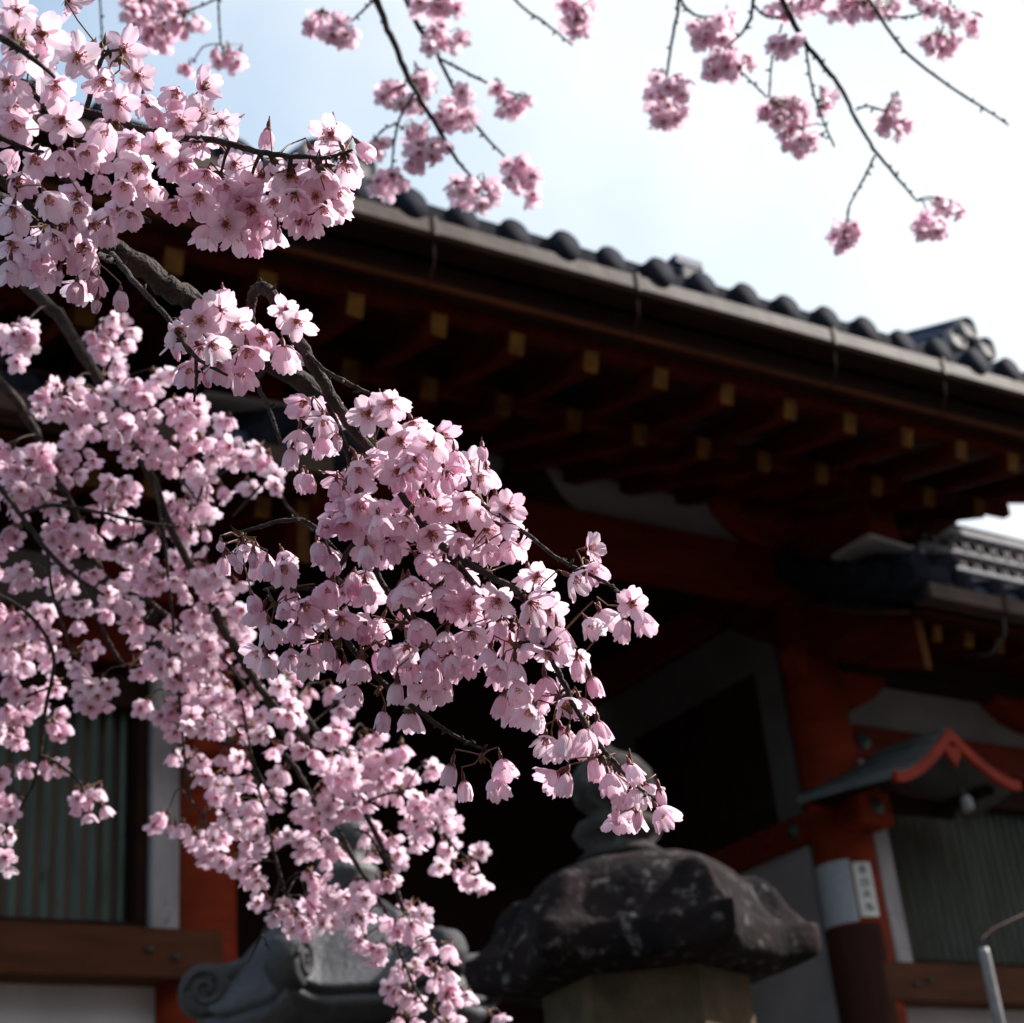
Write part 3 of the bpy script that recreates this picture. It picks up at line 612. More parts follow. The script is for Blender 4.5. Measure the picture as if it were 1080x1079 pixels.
for k in range(6):
    a = A1 + k * math.pi / 3; rd = np.array((math.cos(a), math.sin(a), 0)); tg = np.array((-math.sin(a), math.cos(a), 0)); up = np.array((0, 0, 1.))
    cc = np.array((c2[0], c2[1], zk2 + .125)) + rd * .405
    s = MB()
    # body of the scroll: short drum across the ridge, its spiral in relief on both faces, and the neck that joins the ridge
    def drum(tw): return [[cc + tg * tw * q + (rd * math.cos(t) + up * math.sin(t)) * r for t in [2 * math.pi * j / 28 for j in range(29)]] for q, r in ((-1, .001), (-1, .06), (-.8, .073), (.8, .073), (1, .06), (1, .001))]
    s.grid(drum(.042))
    for q in (-1, 1):
        s.tube([cc + tg * q * .043 + (rd * math.cos(t * q) + up * math.sin(t * q)) * (.057 - .0075 * t / 1.6) for t in np.linspace(0, 10.5, 40)], .008, 6)
    s.tube([cc + rd * (.0) + up * .03 , cc - rd * .07 + up * .045, cc - rd * .15 + up * .085], [.05, .035, .02], 12)
    s.build('scroll', M['greylow'], lr)
s = MB(); s.lathe((c2[0], c2[1], zk2 + .35), [(.09, 0), (.1, .02), (.08, .05), (.11, .08), (.1, .11), (.07, .125), (.1, .17), (.112, .21), (.09, .26), (.05, .29), (.004, .32)], 32); s.build('finial', M['grey'], L2)
lantern_base((c2[0], c2[1]), zk2, L2, M['greylow'], A1, .26)
#@@TREE
# ------------------------------------------------------------------ weeping cherry: blossom shapes
rng = np.random.default_rng(11)
def blossom(kind, seed, hi):
    """verts, faces, material ids, uv; base of the calyx at the origin, opening along +Z (metres)"""
    r = np.random.default_rng(seed); nu, nv = (9, 9) if hi else (5, 5)
    V, Fc, Mi, UV = [], [], [], []
    prm = {'open': (42, 82, .0168, .0182, 80), 'wide': (40, 64, .0180, .0190, 62), 'cup': (56, 40, .0195, .0198, 28), 'bell': (62, 21, .0205, .0196, 9), 'half': (54, 6, .0195, .0178, -6), 'bud': (46, -10, .0150, .0138, -32)}[kind]
    a0, a1, Lp, Wp, a2 = prm
    for k in range(5):
        ph = 2 * math.pi * (k + r.normal(0, .035)) / 5; da = r.normal(0, 5 if kind not in ('bud', 'half') else 2); ls = 1 + r.normal(0, .05); ws = 1 + r.normal(0, .05)
        curl = r.normal(0, 10); skew = r.normal(0, .12); nph = r.uniform(0, 6.28, 3); notch = r.uniform(.06, .13)
        off = len(V)
        # midline
        ns = 40; s = np.linspace(0, 1, ns); ang = np.where(s < .45, a0 + (a1 - a0) * (s / .45), a1 + (a2 + curl * .6 - a1) * ((s - .45) / .55)) + da
        ds = Lp * ls / (ns - 1); rr = .0012 + np.concatenate([[0], np.cumsum(np.sin(np.radians(ang[:-1])) * ds)]); zz = np.concatenate([[0], np.cumsum(np.cos(np.radians(ang[:-1])) * ds)])
        for i in range(nu):
            u = i / (nu - 1)
            for j in range(nv):
                v = -1 + 2 * j / (nv - 1)
                end = 1 - notch * math.exp(-(v / .2) ** 2) - .24 * abs(v) ** 3.2
                q = u * end; prof = (.30 + .70 * math.sin(min(1, q / .62) * math.pi / 2) ** 1.1) * (1 - .22 * max(0, (q - .62) / .38) ** 2)
                R = np.interp(q, s, rr); Z = np.interp(q, s, zz); A = math.radians(np.interp(q, s, ang))
                h = v * .5 * Wp * ws * prof
                psi = h / (R + .0032) * (1 - .12 * q)
                # wrap on the cup, with the outer margin lifting or rolling
                ruf = (math.sin(v * 5 + nph[0]) * .0008 + math.sin(v * 11 + q * 5 + nph[1]) * .0005) * q ** 2 + .0008 * v * (1 if kind in ('cup', 'bell', 'half', 'bud') else .5) - .0007 * math.exp(-(v / .14) ** 2) * q
                if kind in ('open', 'wide'): ruf -= .0016 * (v * v) * q * (1 if kind == 'open' else .6)
                nr, nzz = math.cos(A), -math.sin(A)
                R2 = R + nr * ruf; Z2 = Z + nzz * ruf
                p2 = ph + psi + skew * q * .3
                V.append((R2 * math.cos(p2), R2 * math.sin(p2), Z2)); UV.append((j / (nv - 1) + k * 1.37, q))
        for i in range(nu - 1):
            for j in range(nv - 1): Fc.append((off + i * nv + j, off + i * nv + j + 1, off + (i + 1) * nv + j + 1, off + (i + 1) * nv + j)); Mi.append(0)
    def tube(pts, rad, n, mi):
        m = MB(); m.tube(pts, rad, n, mi, cap=False); o = len(V); V.extend(m.v); UV.extend([(.5, .5)] * len(m.v)); Fc.extend([tuple(i + o for i in f) for f in m.f]); Mi.extend(m.m)
    # calyx tube and sepals
    tube([(0, 0, -.0085), (0, 0, -.0075), (0, 0, -.004), (0, 0, -.0015), (0, 0, .0006)], [.0005, .0013, .0019, .0015, .0024], 8 if hi else 5, 1)
    for k in range(5):
        a = 2 * math.pi * (k + .5) / 5; c_, s_ = math.cos(a), math.sin(a); o = len(V); z2 = .002 if kind in ('open', 'wide') else .0055; r2 = .0075 if kind in ('open', 'wide') else .0052
        if kind == 'bud': r2, z2 = .0045, .006
        for rr_, zz_, h in ((.0016, -.0012, .0013), (r2 * .6, z2 * .25 - .0008, .0014), (r2, z2 - .0012, .0001)):
            for q in (-1, 1): V.append((rr_ * c_ - q * h * s_, rr_ * s_ + q * h * c_, zz_)); UV.append((.5, .5))
        Fc += [(o, o + 1, o + 3, o + 2), (o + 2, o + 3, o + 5, o + 4)]; Mi += [1, 1]
    # stamens
    if kind != 'bud':
        n = (22 if hi else 8); spread = {'open': 42, 'wide': 34, 'cup': 22, 'bell': 13, 'half': 8}[kind]
        for k in range(n):
            a = r.uniform(0, 6.283); t = math.radians(spread * (r.uniform(.25, 1))); l = r.uniform(.0055, .0085) * (1.0 if kind != 'half' else .9)
            d = np.array([math.sin(t) * math.cos(a), math.sin(t) * math.sin(a), math.cos(t)]); b = np.array([.0011 * math.cos(a), .0011 * math.sin(a), .0003])
            tp = b + d * l + np.array([0, 0, .0006]); tube([b, b + d * l * .55, tp], [.00022, .00017, .00013], 3, 2)
            o = len(V); e = .00075 if hi else .0010
            V.extend([tuple(tp + np.array(x) * e) for x in ((1, 0, 0), (-1, 0, 0), (0, .8, 0), (0, -.8, 0), (0, 0, .8), (0, 0, -.8))]); UV.extend([(.5, .5)] * 6)
            for f in ((0, 2, 4), (2, 1, 4), (1, 3, 4), (3, 0, 4), (2, 0, 5), (1, 2, 5), (3, 1, 5), (0, 3, 5)): Fc.append(tuple(o + i for i in f)); Mi.append(3)
        o = len(V); m = 8                                # the reddish heart of the bloom
        for rr_, zz_ in ((.0042, .0024), (.0026, .0009), (.0008, .0004)):
            for k in range(m):
                a = 2 * math.pi * k / m; q = .6 * rr_ * (1.35 if k % 2 == 0 and rr_ > .004 else .8); sc = 1 if kind in ('open', 'wide') else .62
                V.append((q * sc * math.cos(a), q * sc * math.sin(a), zz_ + (.0 if sc == 1 else .0008))); UV.append((.5, .5))
        for i in range(2):
            for k in range(m): Fc.append((o + i * m + k, o + i * m + (k + 1) % m, o + (i + 1) * m + (k + 1) % m, o + (i + 1) * m + k)); Mi.append(4)
    return np.array(V, float), Fc, Mi, np.array(UV, float)
BM = [M['petal'], M['calyx'], M['filament'], M['anther'], M['heart'], M['pedicel'], M['bark'], M['spur']]
def to_mesh(name, V, Fc, Mi, UV, tint=None):
    me = bpy.data.meshes.new(name); me.from_pydata(V.tolist() if isinstance(V, np.ndarray) else V, [], Fc)
    for m in BM: me.materials.append(m)
    me.polygons.foreach_set('material_index', np.array(Mi, np.int32)); me.polygons.foreach_set('use_smooth', np.ones(len(Fc), bool))
    ul = me.uv_layers.new(name='petal'); li = np.zeros(len(me.loops), np.int32); me.loops.foreach_get('vertex_index', li)
    ul.data.foreach_set('uv', np.asarray(UV, np.float32)[li].ravel())
    at_ = me.attributes.new('tint', 'FLOAT', 'POINT'); at_.data.foreach_set('value', np.asarray(tint if tint is not None else np.zeros(len(V)), np.float32))
    me.update(); return me
KINDS = {'o': 'open', 'w': 'wide', 'u': 'cup', 'c': 'bell', 'h': 'half', 'b': 'bud'}
HI = {k: [to_mesh('blossom', *blossom(n, 100 + 17 * i + ord(k), True)) for i in range(4)] for k, n in KINDS.items()}
LO = {k: [blossom(n, 300 + 17 * i + ord(k), False) for i in range(4)] for k, n in KINDS.items()}
def unit(v): v = np.asarray(v, float); return v / (np.linalg.norm(v) + 1e-12)
DOWN = np.array([0, 0, -1.0]); RIGHT = RC @ np.array([1., 0, 0]); UPV = RC @ np.array([0, 1., 0])
def frame(axis, roll):
    a = unit(axis); x = unit(np.cross(a, (.3, .9, .2))); y = np.cross(a, x); c, s = math.cos(roll), math.sin(roll)
    return np.column_stack([x * c + y * s, -x * s + y * c, a])
def aim(k, p, out, r):
    tc_ = unit(CAM - p); n = r.normal(0, 1, 3)
    if k == 'o': return unit(tc_ * 1.0 + DOWN * .15 + n * .28 + out * .25)
    if k == 'w': return unit(tc_ * .55 + DOWN * .45 + n * .33 + out * .45)
    if k == 'u': return unit(tc_ * .35 + DOWN * .75 + n * .28 + out * .4)
    return unit(tc_ * .16 + DOWN * 1.0 + n * .22 + out * .35)

# ------------------------------------------------------------------ branches: (x, y) down the branch in sight lines, depth in metres, radius
def spl(P, sub=6):
    P = [np.array(p, float) for p in P]; Q = [P[0] * 2 - P[1]] + P + [P[-1] * 2 - P[-2]]; out = []
    for i in range(1, len(Q) - 2):
        for k in range(sub):
            t = k / sub; a, b, c, d = Q[i - 1:i + 3]
            out.append(.5 * (2 * b + (c - a) * t + (2 * a - 5 * b + 4 * c - d) * t * t + (3 * b - a - 3 * c + d) * t ** 3))
    out.append(P[-1]); return out
FG_BR = [  # x, y, depth, radius in picture pixels
    [(-150, 120, 1.45, 17), (-60, 190, 1.42, 15), (40, 230, 1.42, 13), (85, 250, 1.42, 12), (125, 266, 1.43, 12), (170, 297, 1.45, 12), (205, 320, 1.47, 12), (270, 372, 1.5, 11), (330, 412, 1.52, 10), (390, 470, 1.5, 7), (450, 545, 1.45, 5)],
    [(264, 345, 1.36, 4.5), (265, 322, 1.35, 5), (268, 308, 1.34, 5.5), (277, 303, 1.33, 6), (287, 311, 1.32, 6.5), (300, 338, 1.31, 6.5), (325, 376, 1.3, 6.5), (350, 418, 1.3, 6.5), (372, 452, 1.3, 5.5), (400, 485, 1.31, 4.2), (430, 530, 1.32, 3.8), (465, 575, 1.31, 4), (505, 622, 1.3, 3.4), (540, 655, 1.29, 2.6)],
    [(465, 575, 1.29, 4.5), (495, 595, 1.28, 4), (520, 610, 1.28, 3.6), (550, 628, 1.28, 3.5), (575, 680, 1.28, 3.5), (590, 712, 1.28, 3.3), (605, 742, 1.28, 3), (625, 776, 1.28, 2.8), (650, 806, 1.28, 2.4), (668, 826, 1.28, 1.8), (690, 842, 1.28, 1.2)],
    [(505, 530, 1.3, 2.6), (555, 563, 1.29, 2.2), (590, 590, 1.28, 2.2), (622, 606, 1.28, 1.8), (645, 618, 1.28, 1.5), (668, 636, 1.28, 1)],
    [(345, 425, 1.31, 3), (368, 480, 1.32, 3.5), (385, 560, 1.33, 3.5), (400, 610, 1.33, 3.2), (425, 645, 1.32, 3), (452, 670, 1.32, 2.4), (478, 682, 1.32, 1.5)],
    [(385, 560, 1.33, 3), (362, 590, 1.32, 3), (352, 630, 1.31, 3), (375, 690, 1.31, 3), (420, 733, 1.3, 3), (445, 752, 1.3, 2.6), (470, 770, 1.3, 2.2), (495, 784, 1.3, 1.8), (517, 792, 1.3, 1.2)],
    [(352, 632, 1.31, 2.5), (330, 622, 1.31, 2.4), (300, 618, 1.31, 2), (278, 622, 1.32, 1.4)],
    [(362, 590, 1.33, 2.4), (328, 553, 1.34, 2.6), (300, 549, 1.34, 2.4), (270, 557, 1.34, 2), (236, 566, 1.34, 1.4)],
    [(-20, 170, 1.2, 4), (25, 211, 1.21, 4.5), (60, 240, 1.23, 4.5), (100, 266, 1.3, 4), (122, 276, 1.41, 3.5)],
    [(58, 178, 1.25, 4), (66, 182, 1.25, 5), (80, 200, 1.27, 5.5), (92, 222, 1.31, 5.5), (100, 250, 1.4, 5)],
    [(118, 268, 1.4, 3.5), (150, 306, 1.3, 3), (178, 337, 1.25, 2.8), (205, 375, 1.22, 2.4), (240, 396, 1.21, 1.4)],
    [(207, 376, 1.22, 2), (207, 400, 1.22, 1.8), (205, 424, 1.22, 1.3)],
    [(-40, 60, 1.2, 5), (40, 95, 1.22, 4), (100, 120, 1.24, 3.6), (165, 140, 1.25, 3.6), (235, 150, 1.25, 3.4), (275, 161, 1.25, 3.2), (312, 165, 1.25, 2.6), (345, 166, 1.25, 2), (372, 158, 1.25, 1.2)],
    [(92, 112, 1.23, 3), (104, 70, 1.2, 2.4), (113, 56, 1.19, 1.8), (126, 52, 1.18, 1.2)],
    [(100, 250, 1.4, 4), (118, 222, 1.33, 4.5), (140, 228, 1.31, 4), (158, 233, 1.3, 3)],
    [(300, 376, 1.5, 3), (272, 400, 1.5, 2.6), (283, 430, 1.49, 2.6), (297, 470, 1.48, 2)],
    [(318, 366, 1.3, 2), (340, 388, 1.29, 2), (362, 402, 1.28, 3), (392, 416, 1.28, 1.6)],
    [(-60, 20, 1.05, 5), (0, 40, 1.04, 4), (35, 62, 1.04, 3), (58, 82, 1.05, 1.6)],
    [(-30, 130, 1.12, 4), (0, 145, 1.12, 3.4), (30, 158, 1.13, 2.4), (46, 160, 1.13, 1.4)],
]
MID_BR = [
    [(-100, 180, 2.2, 10), (20, 292, 2.2, 8.5), (60, 332, 2.2, 8.5), (86, 372, 2.2, 8), (110, 408, 2.2, 7.5), (136, 447, 2.2, 7), (160, 502, 2.2, 6), (182, 562, 2.2, 5.5), (215, 622, 2.2, 6), (246, 682, 2.2, 6), (290, 745, 2.2, 5), (350, 812, 2.2, 4), (398, 882, 2.2, 3.5), (426, 962, 2.2, 3)],
    [(-90, 320, 2.25, 8), (0, 402, 2.25, 6.5), (30, 442, 2.25, 6.5), (52, 492, 2.25, 6), (75, 532, 2.25, 5), (100, 590, 2.25, 4), (122, 622, 2.25, 3)],
    [(-90, 430, 2.1, 5), (0, 515, 2.1, 3.8), (30, 555, 2.1, 3.6), (58, 590, 2.1, 3.4), (82, 610, 2.1, 3), (110, 628, 2.1, 2)],
    [(22, 542, 2.1, 2.6), (55, 533, 2.1, 2.8), (100, 539, 2.1, 2.6), (140, 549, 2.1, 2.4), (190, 556, 2.1, 1.6)],
    [(50, 582, 2.1, 2.2), (54, 620, 2.1, 2.2), (64, 652, 2.1, 2), (74, 682, 2.1, 1.4)],
    [(75, 532, 2.3, 3), (108, 610, 2.3, 3.6), (150, 630, 2.3, 3.4), (190, 660, 2.3, 3), (210, 674, 2.3, 2)],
    [(82, 610, 2.25, 2), (100, 646, 2.2, 2.6), (114, 676, 2.2, 2.6), (131, 702, 2.2, 2)],
    [(162, 505, 2.2, 2), (172, 560, 2.15, 2.2), (180, 630, 2.15, 2.2), (186, 700, 2.15, 2), (194, 790, 2.15, 1.9), (199, 838, 2.15, 1.7), (214, 860, 2.15, 1.2)],
    [(-70, 600, 2.2, 3), (20, 640, 2.2, 2.6), (56, 690, 2.2, 2.6), (47, 750, 2.2, 2.6), (42, 798, 2.2, 2.4), (30, 838, 2.2, 2), (2, 880, 2.2, 1.4)],
    [(42, 796, 2.2, 2), (62, 806, 2.2, 2), (85, 826, 2.2, 1.4)],
    [(-80, 770, 2.2, 2.4), (0, 742, 2.2, 2.2), (30, 734, 2.2, 2), (54, 724, 2.2, 1.4)],
    [(236, 665, 2.25, 3.4), (256, 698, 2.25, 5), (275, 726, 2.25, 5), (300, 775, 2.25, 3), (312, 800, 2.25, 2)],
    [(275, 690, 2.15, 3), (300, 716, 2.15, 4), (325, 758, 2.15, 3.6), (345, 780, 2.15, 3), (362, 792, 2.15, 2)],
    [(232, 692, 2.18, 2), (245, 706, 2.18, 2.4), (262, 730, 2.18, 2)],
    [(262, 790, 2.2, 1.8), (274, 818, 2.2, 2), (288, 842, 2.2, 1.8), (301, 856, 2.2, 1.2)],
    [(300, 795, 2.2, 2.4), (316, 815, 2.2, 2.8), (332, 845, 2.2, 2.4), (355, 872, 2.2, 2.2), (374, 908, 2.2, 3), (396, 942, 2.2, 3), (412, 972, 2.2, 2.4), (424, 1010, 2.2, 2), (442, 1050, 2.2, 1.8), (470, 1085, 2.2, 1.3)],
    [(375, 850, 2.2, 1.8), (420, 836, 2.2, 1.8), (452, 860, 2.2, 1.8), (474, 888, 2.2, 1.6), (496, 908, 2.2, 1.2)],
    [(255, 740, 2.2, 2), (268, 812, 2.2, 2), (282, 870, 2.2, 2), (296, 925, 2.2, 2.2), (302, 945, 2.2, 2)],
    [(296, 925, 2.2, 2), (284, 968, 2.2, 2), (276, 985, 2.2, 1.8), (262, 1016, 2.2, 1)],
    [(276, 985, 2.2, 1.2), (280, 992, 2.2, 1), (284, 1002, 2.2, .8)],
    [(200, 560, 2.2, 2), (215, 512, 2.2, 1.8), (232, 500, 2.2, 1.6), (262, 488, 2.2, 1.2)],
    [(136, 447, 2.2, 2), (165, 492, 2.18, 2), (190, 506, 2.18, 1.8), (208, 528, 2.18, 1.2)],
    [(405, 905, 2.2, 1.6), (388, 880, 2.2, 1.6), (372, 874, 2.2, 1)],
    [(245, 545, 2.3, 1.6), (290, 500, 2.3, 2), (300, 530, 2.3, 2), (330, 560, 2.3, 2)],
]
TOP_BR = [
    [(330, -330, 2.9, 7), (378, -70, 2.9, 5), (397, 0, 2.9, 4.2), (415, 45, 2.9, 4), (432, 85, 2.9, 3.6), (456, 126, 2.9, 3), (480, 166, 2.9, 2.4), (497, 186, 2.9, 1.6)],
    [(380, -335, 3, 5), (410, -70, 3, 4), (429, 0, 3, 3.4), (445, 33, 3, 3), (462, 60, 3, 2.4), (480, 96, 3, 2.2), (500, 130, 3, 2), (533, 166, 3, 1.4)],
    [(464, 62, 3, 1.8), (495, 78, 3, 1.7), (530, 95, 3, 1.5), (560, 104, 3, 1)],
    [(437, 98, 2.9, 1.8), (422, 124, 2.9, 1.6), (416, 150, 2.9, 1.6), (413, 180, 2.9, 1.1)],
    [(396, -2, 2.9, 1.6), (382, 12, 2.9, 1.4), (364, 28, 2.9, 1)],
    [(419, 130, 2.9, 1.2), (406, 136, 2.9, 1.1), (396, 146, 2.9, .9)],
    [(450, -335, 3.1, 3), (510, -60, 3.1, 2), (542, -2, 3.1, 1.6), (575, 24, 3.1, 1.6), (604, 48, 3.1, .8)],
    [(640, -310, 3, 4), (705, -70, 3, 2.6), (716, -4, 3, 2.2), (710, 35, 3, 2), (703, 82, 3, 1.5)],
    [(716, -6, 3, 1.6), (724, 9, 3, 1.8), (738, 17, 3, 1.4), (758, 18, 3, 1)],
    [(740, -290, 2.9, 4), (790, -60, 2.9, 2.6), (794, 2, 2.9, 2.2), (786, 30, 2.9, 1.9), (766, 50, 2.9, 1.2)],
    [(794, 4, 2.9, 1.6), (806, 16, 2.9, 1.6), (826, 20, 2.9, 1.2)],
    [(700, -295, 2.9, 6), (790, -80, 2.9, 4.4), (834, 18, 2.9, 3.6), (848, 44, 2.9, 3.4), (866, 66, 2.9, 3), (886, 92, 2.9, 2.8), (901, 122, 2.9, 2.4), (921, 156, 2.9, 2.2), (945, 186, 2.9, 1.8), (967, 212, 2.9, 1.2)],
    [(923, 164, 2.9, 1.6), (910, 190, 2.9, 1.5), (896, 216, 2.9, 1)],
    [(820, -280, 2.9, 4.5), (900, -40, 2.9, 2.8), (926, 14, 2.9, 2.2), (955, 54, 2.9, 2), (1000, 90, 2.9, 1.7), (1036, 113, 2.9, 1.5), (1064, 132, 2.9, .8)],
    [(850, 52, 2.9, 1.5), (856, 90, 2.9, 1.5), (866, 122, 2.9, 1.2), (880, 155, 2.9, .9)],
    [(825, 25, 2.9, 1.3), (815, 60, 2.9, 1.3), (811, 102, 2.9, 1)],
    [(778, 72, 2.9, 1.1), (792, 86, 2.9, 1.1), (809, 103, 2.9, .8)],
    [(902, 116, 2.9, 1.1), (915, 112, 2.9, 1), (932, 117, 2.9, .8)],
    [(60, -400, 2.9, 3), (100, -60, 2.9, 1.3), (105, -5, 2.9, 1.1), (107, 28, 2.9, 1), (109, 54, 2.9, .7)],
    [(140, -390, 2.9, 3), (225, -60, 2.9, 1.6), (230, -2, 2.9, 1.4), (231, 22, 2.9, 1.3), (233, 46, 2.9, 1)],
    [(230, -2, 2.9, 1.2), (205, 9, 2.9, 1.2), (176, 16, 2.9, .9)],
    [(934, 16, 2.9, 1), (950, 18, 2.9, .9), (972, 15, 2.9, .7)],
    [(560, -320, 2.95, 3), (598, -60, 2.95, 1.6), (606, 0, 2.95, 1.2), (609, 20, 2.95, .9)],
    [(330, -335, 2.95, 3), (440, -70, 2.95, 1.6), (464, -4, 2.95, 1)],
    [(1000, -240, 2.9, 3), (996, -60, 2.9, 1.5), (1002, 8, 2.9, 1.1), (992, 34, 2.9, .8)],
]
LIMBS = [
    [(-460, -520, 2.75, 60), (-330, -260, 2.5, 44), (-210, 0, 2.3, 28), (-130, 150, 2.22, 18), (-95, 320, 2.2, 13), (-85, 480, 2.2, 9), (-72, 640, 2.2, 7), (-82, 790, 2.2, 4)],
    [(-455, -300, 2.7, 50), (-340, -120, 2.0, 34), (-230, 30, 1.6, 24), (-150, 120, 1.45, 17.5)],
    [(-230, 30, 1.6, 14), (-150, -10, 1.3, 10), (-90, 10, 1.1, 7), (-58, 20, 1.05, 5)],
    [(-230, 30, 1.6, 14), (-140, 60, 1.3, 9), (-60, 50, 1.2, 7), (-38, 60, 1.2, 5), (-30, 130, 1.14, 4.4), (-18, 172, 1.2, 3.6)],
    [(-460, -620, 2.8, 60), (-200, -520, 2.85, 40), (60, -410, 2.9, 26), (330, -340, 2.92, 20), (560, -325, 2.95, 16), (740, -300, 2.93, 13), (900, -270, 2.9, 10), (1010, -242, 2.9, 7)],
]
tb = at(-470, 540, 2.75); TBX = (tb[0], tb[1], 0.0)
tree = thing('weeping_cherry_tree', 'weeping cherry tree with drooping twigs covered in pale pink blossoms in the foreground', 'cherry tree', TBX)
def px3(p): return at(p[0], p[1], p[2])
SAMPLES = {'f': [], 'm': [], 't': []}
def branch(P, layer, name='branch', sub=6, wig=.0016, n=8):
    q = spl(P, sub); pts, rad = [], []; L = len(q)
    for i, a in enumerate(q):
        p = px3(a); r = max(a[3], 1.05 if layer == 't' else .5) * a[2] / F
        if 0 < i < L - 1: p = p + rng.normal(0, 1, 3) * min(wig, r * .16)
        knot = 1 + (.15 if i % 5 == 2 else 0) * rng.uniform(.2, 1)
        pts.append(p); rad.append(r * knot)
        if layer: SAMPLES[layer].append((a[0], a[1], p, r))
    s = MB(); s.tube(pts, rad, n)
    # little spur buds along the twig
    if layer:
        for i in range(2, L - 1, 2):
            if rng.random() < (.9 if layer == 't' else .55):
                d = unit(rng.normal(0, 1, 3)); b = pts[i] + d * rad[i] * .6; l = rng.uniform(.003, .007) * (1.6 if layer == 't' else 1)
                q_ = 1.7 if layer == 't' else 1; s.tube([b, b + d * l * .5, b + d * l], [min(.0016 * q_, rad[i] * 1.1), .0014 * q_, .0003], 5)
    return s.build(name, M['bark'], tree)
for P in FG_BR: branch(P, 'f', n=10)
for P in MID_BR: branch([(q[0], q[1], q[2], q[3] * .82) for q in P], 'm')
for P in TOP_BR: branch([(q[0], q[1], q[2], q[3] * .85) for q in P], 't')
for P in LIMBS: branch(P, None, 'limb', 8, .006, 12)
e0 = px3((-460, -520, 2.75)); e1 = px3((-460, -620, 2.8))
s = MB(); s.tube([(TBX[0], TBX[1], -.05), (TBX[0] + .0, TBX[1], .12), (TBX[0] + .03, TBX[1] - .02, .6), (TBX[0] - .02, TBX[1] + .03, 1.4), tuple((np.array((TBX[0], TBX[1], 1.9)) * .6 + e0 * .4)), tuple(e0), tuple(e1)], [.34, .24, .19, .165, .14, .12, .10], 16); s.build('trunk', M['bark'], tree)

# ------------------------------------------------------------------ blossoms, one by one where they are sharp and near
FG = """o 18 12;o 44 36;o 15 36;u 24 58;w 44 73;o 82 60;u 58 91;o 7 87;o 13 109;u 18 131;o 65 127;w 131 53;o 145 80;w 107 87;w 125 109;c 160 120;c 185 100;u 216 91;o 211 120;o 234 129;o 191 129;u 138 151;u 167 156;w 207 153;u 191 176;c 89 160;u 38 169;c 19 191;c 64 165;c 51 211;c 107 191;c 131 196;c 156 198;u 145 178;u 218 185;c 185 218;c 82 220;c 138 225;u 13 225;w 209 209;w 76 7;w 2 130;c 111 138;c 2 178;
h 282 142;o 247 173;w 273 185;o 307 185;o 289 213;o 333 207;o 349 142;c 331 165;h 382 156;u 365 176;u 236 196;u 213 211;w 253 211;c 245 222;w 238 236;u 265 222;u 276 238;c 218 245;u 251 249;c 269 256;c 293 247;c 316 233;c 327 236;u 342 222;u 356 205;c 353 218;u 338 182;u 347 191;u 311 209;u 326 186;w 262 198;
w 11 260;c 42 269;c 58 251;c 11 282;c 31 280;h 113 244;b 76 242;h 82 273;b 62 291;c 80 305;h 100 298;b 102 322;h 127 313;b 73 262;
o 211 338;c 185 369;c 200 389;c 231 387;c 236 325;o 231 327;o 249 342;u 276 358;c 300 373;c 253 393;c 218 398;o 302 327;w 313 341;w 190 350;u 225 365;u 262 372;
c 320 425;c 316 460;c 342 445;h 307 480;c 356 465;o 389 436;c 414 425;o 422 465;u 398 485;w 420 498;h 325 505;h 354 514;c 378 494;c 434 494;w 411 426;w 436 449;u 391 489;h 418 505;u 438 487;h 458 513;c 480 482;c 509 478;u 473 500;c 507 504;h 380 527;w 465 538;u 491 529;c 505 540;w 516 560;o 536 536;c 534 558;c 536 576;h 413 576;h 387 582;u 427 551;c 400 549;c 502 573;c 516 580;u 456 565;c 444 591;u 469 600;c 485 569;c 433 616;h 373 611;c 387 622;o 567 607;o 525 634;w 498 631;c 480 607;c 464 627;h 362 524;c 364 551;u 455 470;c 448 530;
w 625 578;c 625 600;u 607 611;b 511 653;h 529 660;b 551 669;h 567 662;w 580 644;c 589 669;c 622 658;c 638 649;u 667 636;h 658 660;c 678 653;u 493 673;c 491 698;c 516 691;c 527 702;c 542 705;u 556 680;w 578 691;h 609 702;c 625 720;c 576 722;c 547 725;h 529 740;c 558 751;u 596 742;u 576 782;c 596 782;c 618 776;c 613 742;w 493 642;w 562 638;c 563 753;
c 613 783;c 597 823;h 627 807;c 643 823;c 653 837;h 667 813;c 673 837;c 650 860;b 673 863;b 697 840;c 697 858;h 475 813;h 490 830;c 530 807;c 523 827;h 404 757;c 433 757;
c 382 667;h 376 705;c 373 729;h 407 689;u 429 685;c 431 702;h 453 691;c 456 709;c 476 698;c 491 693;c 471 673;u 498 671;w 449 731;c 467 722;c 418 727;
c 345 553;u 365 549;u 400 549;h 336 578;o 389 578;u 413 576;h 349 591;h 374 616;c 347 620;c 333 633;h 267 633;c 273 649;w 340 649;c 285 665;h 311 665;h 282 700;c 307 691;c 325 698;h 345 682;h 385 665;c 407 689;c 380 702;c 282 598;b 251 598;b 233 576;b 267 589;b 245 589;c 427 622;u 380 533;c 440 660;c 300 600;c 322 640;u 360 655;c 355 700;c 300 640;c 470 640"""
def fgd(x, y): return 1.285 - .13 * math.exp(-((x - 60) / 130) ** 2 - ((y - 150) / 190) ** 2) - .13 * math.exp(-((x - 20) / 45) ** 2 - ((y - 40) / 60) ** 2) - .06 * math.exp(-((x - 235) / 70) ** 2 - ((y - 360) / 50) ** 2)
fl = []
for t in FG.replace('\n', '').split(';'):
    k, x, y = t.split(); k = rng.choice(list('bhh')) if k == 'c' and rng.random() < .16 else k
    fl.append([k, float(x), float(y), fgd(float(x), float(y)) + rng.uniform(-.02, .02)])
base = list(fl)
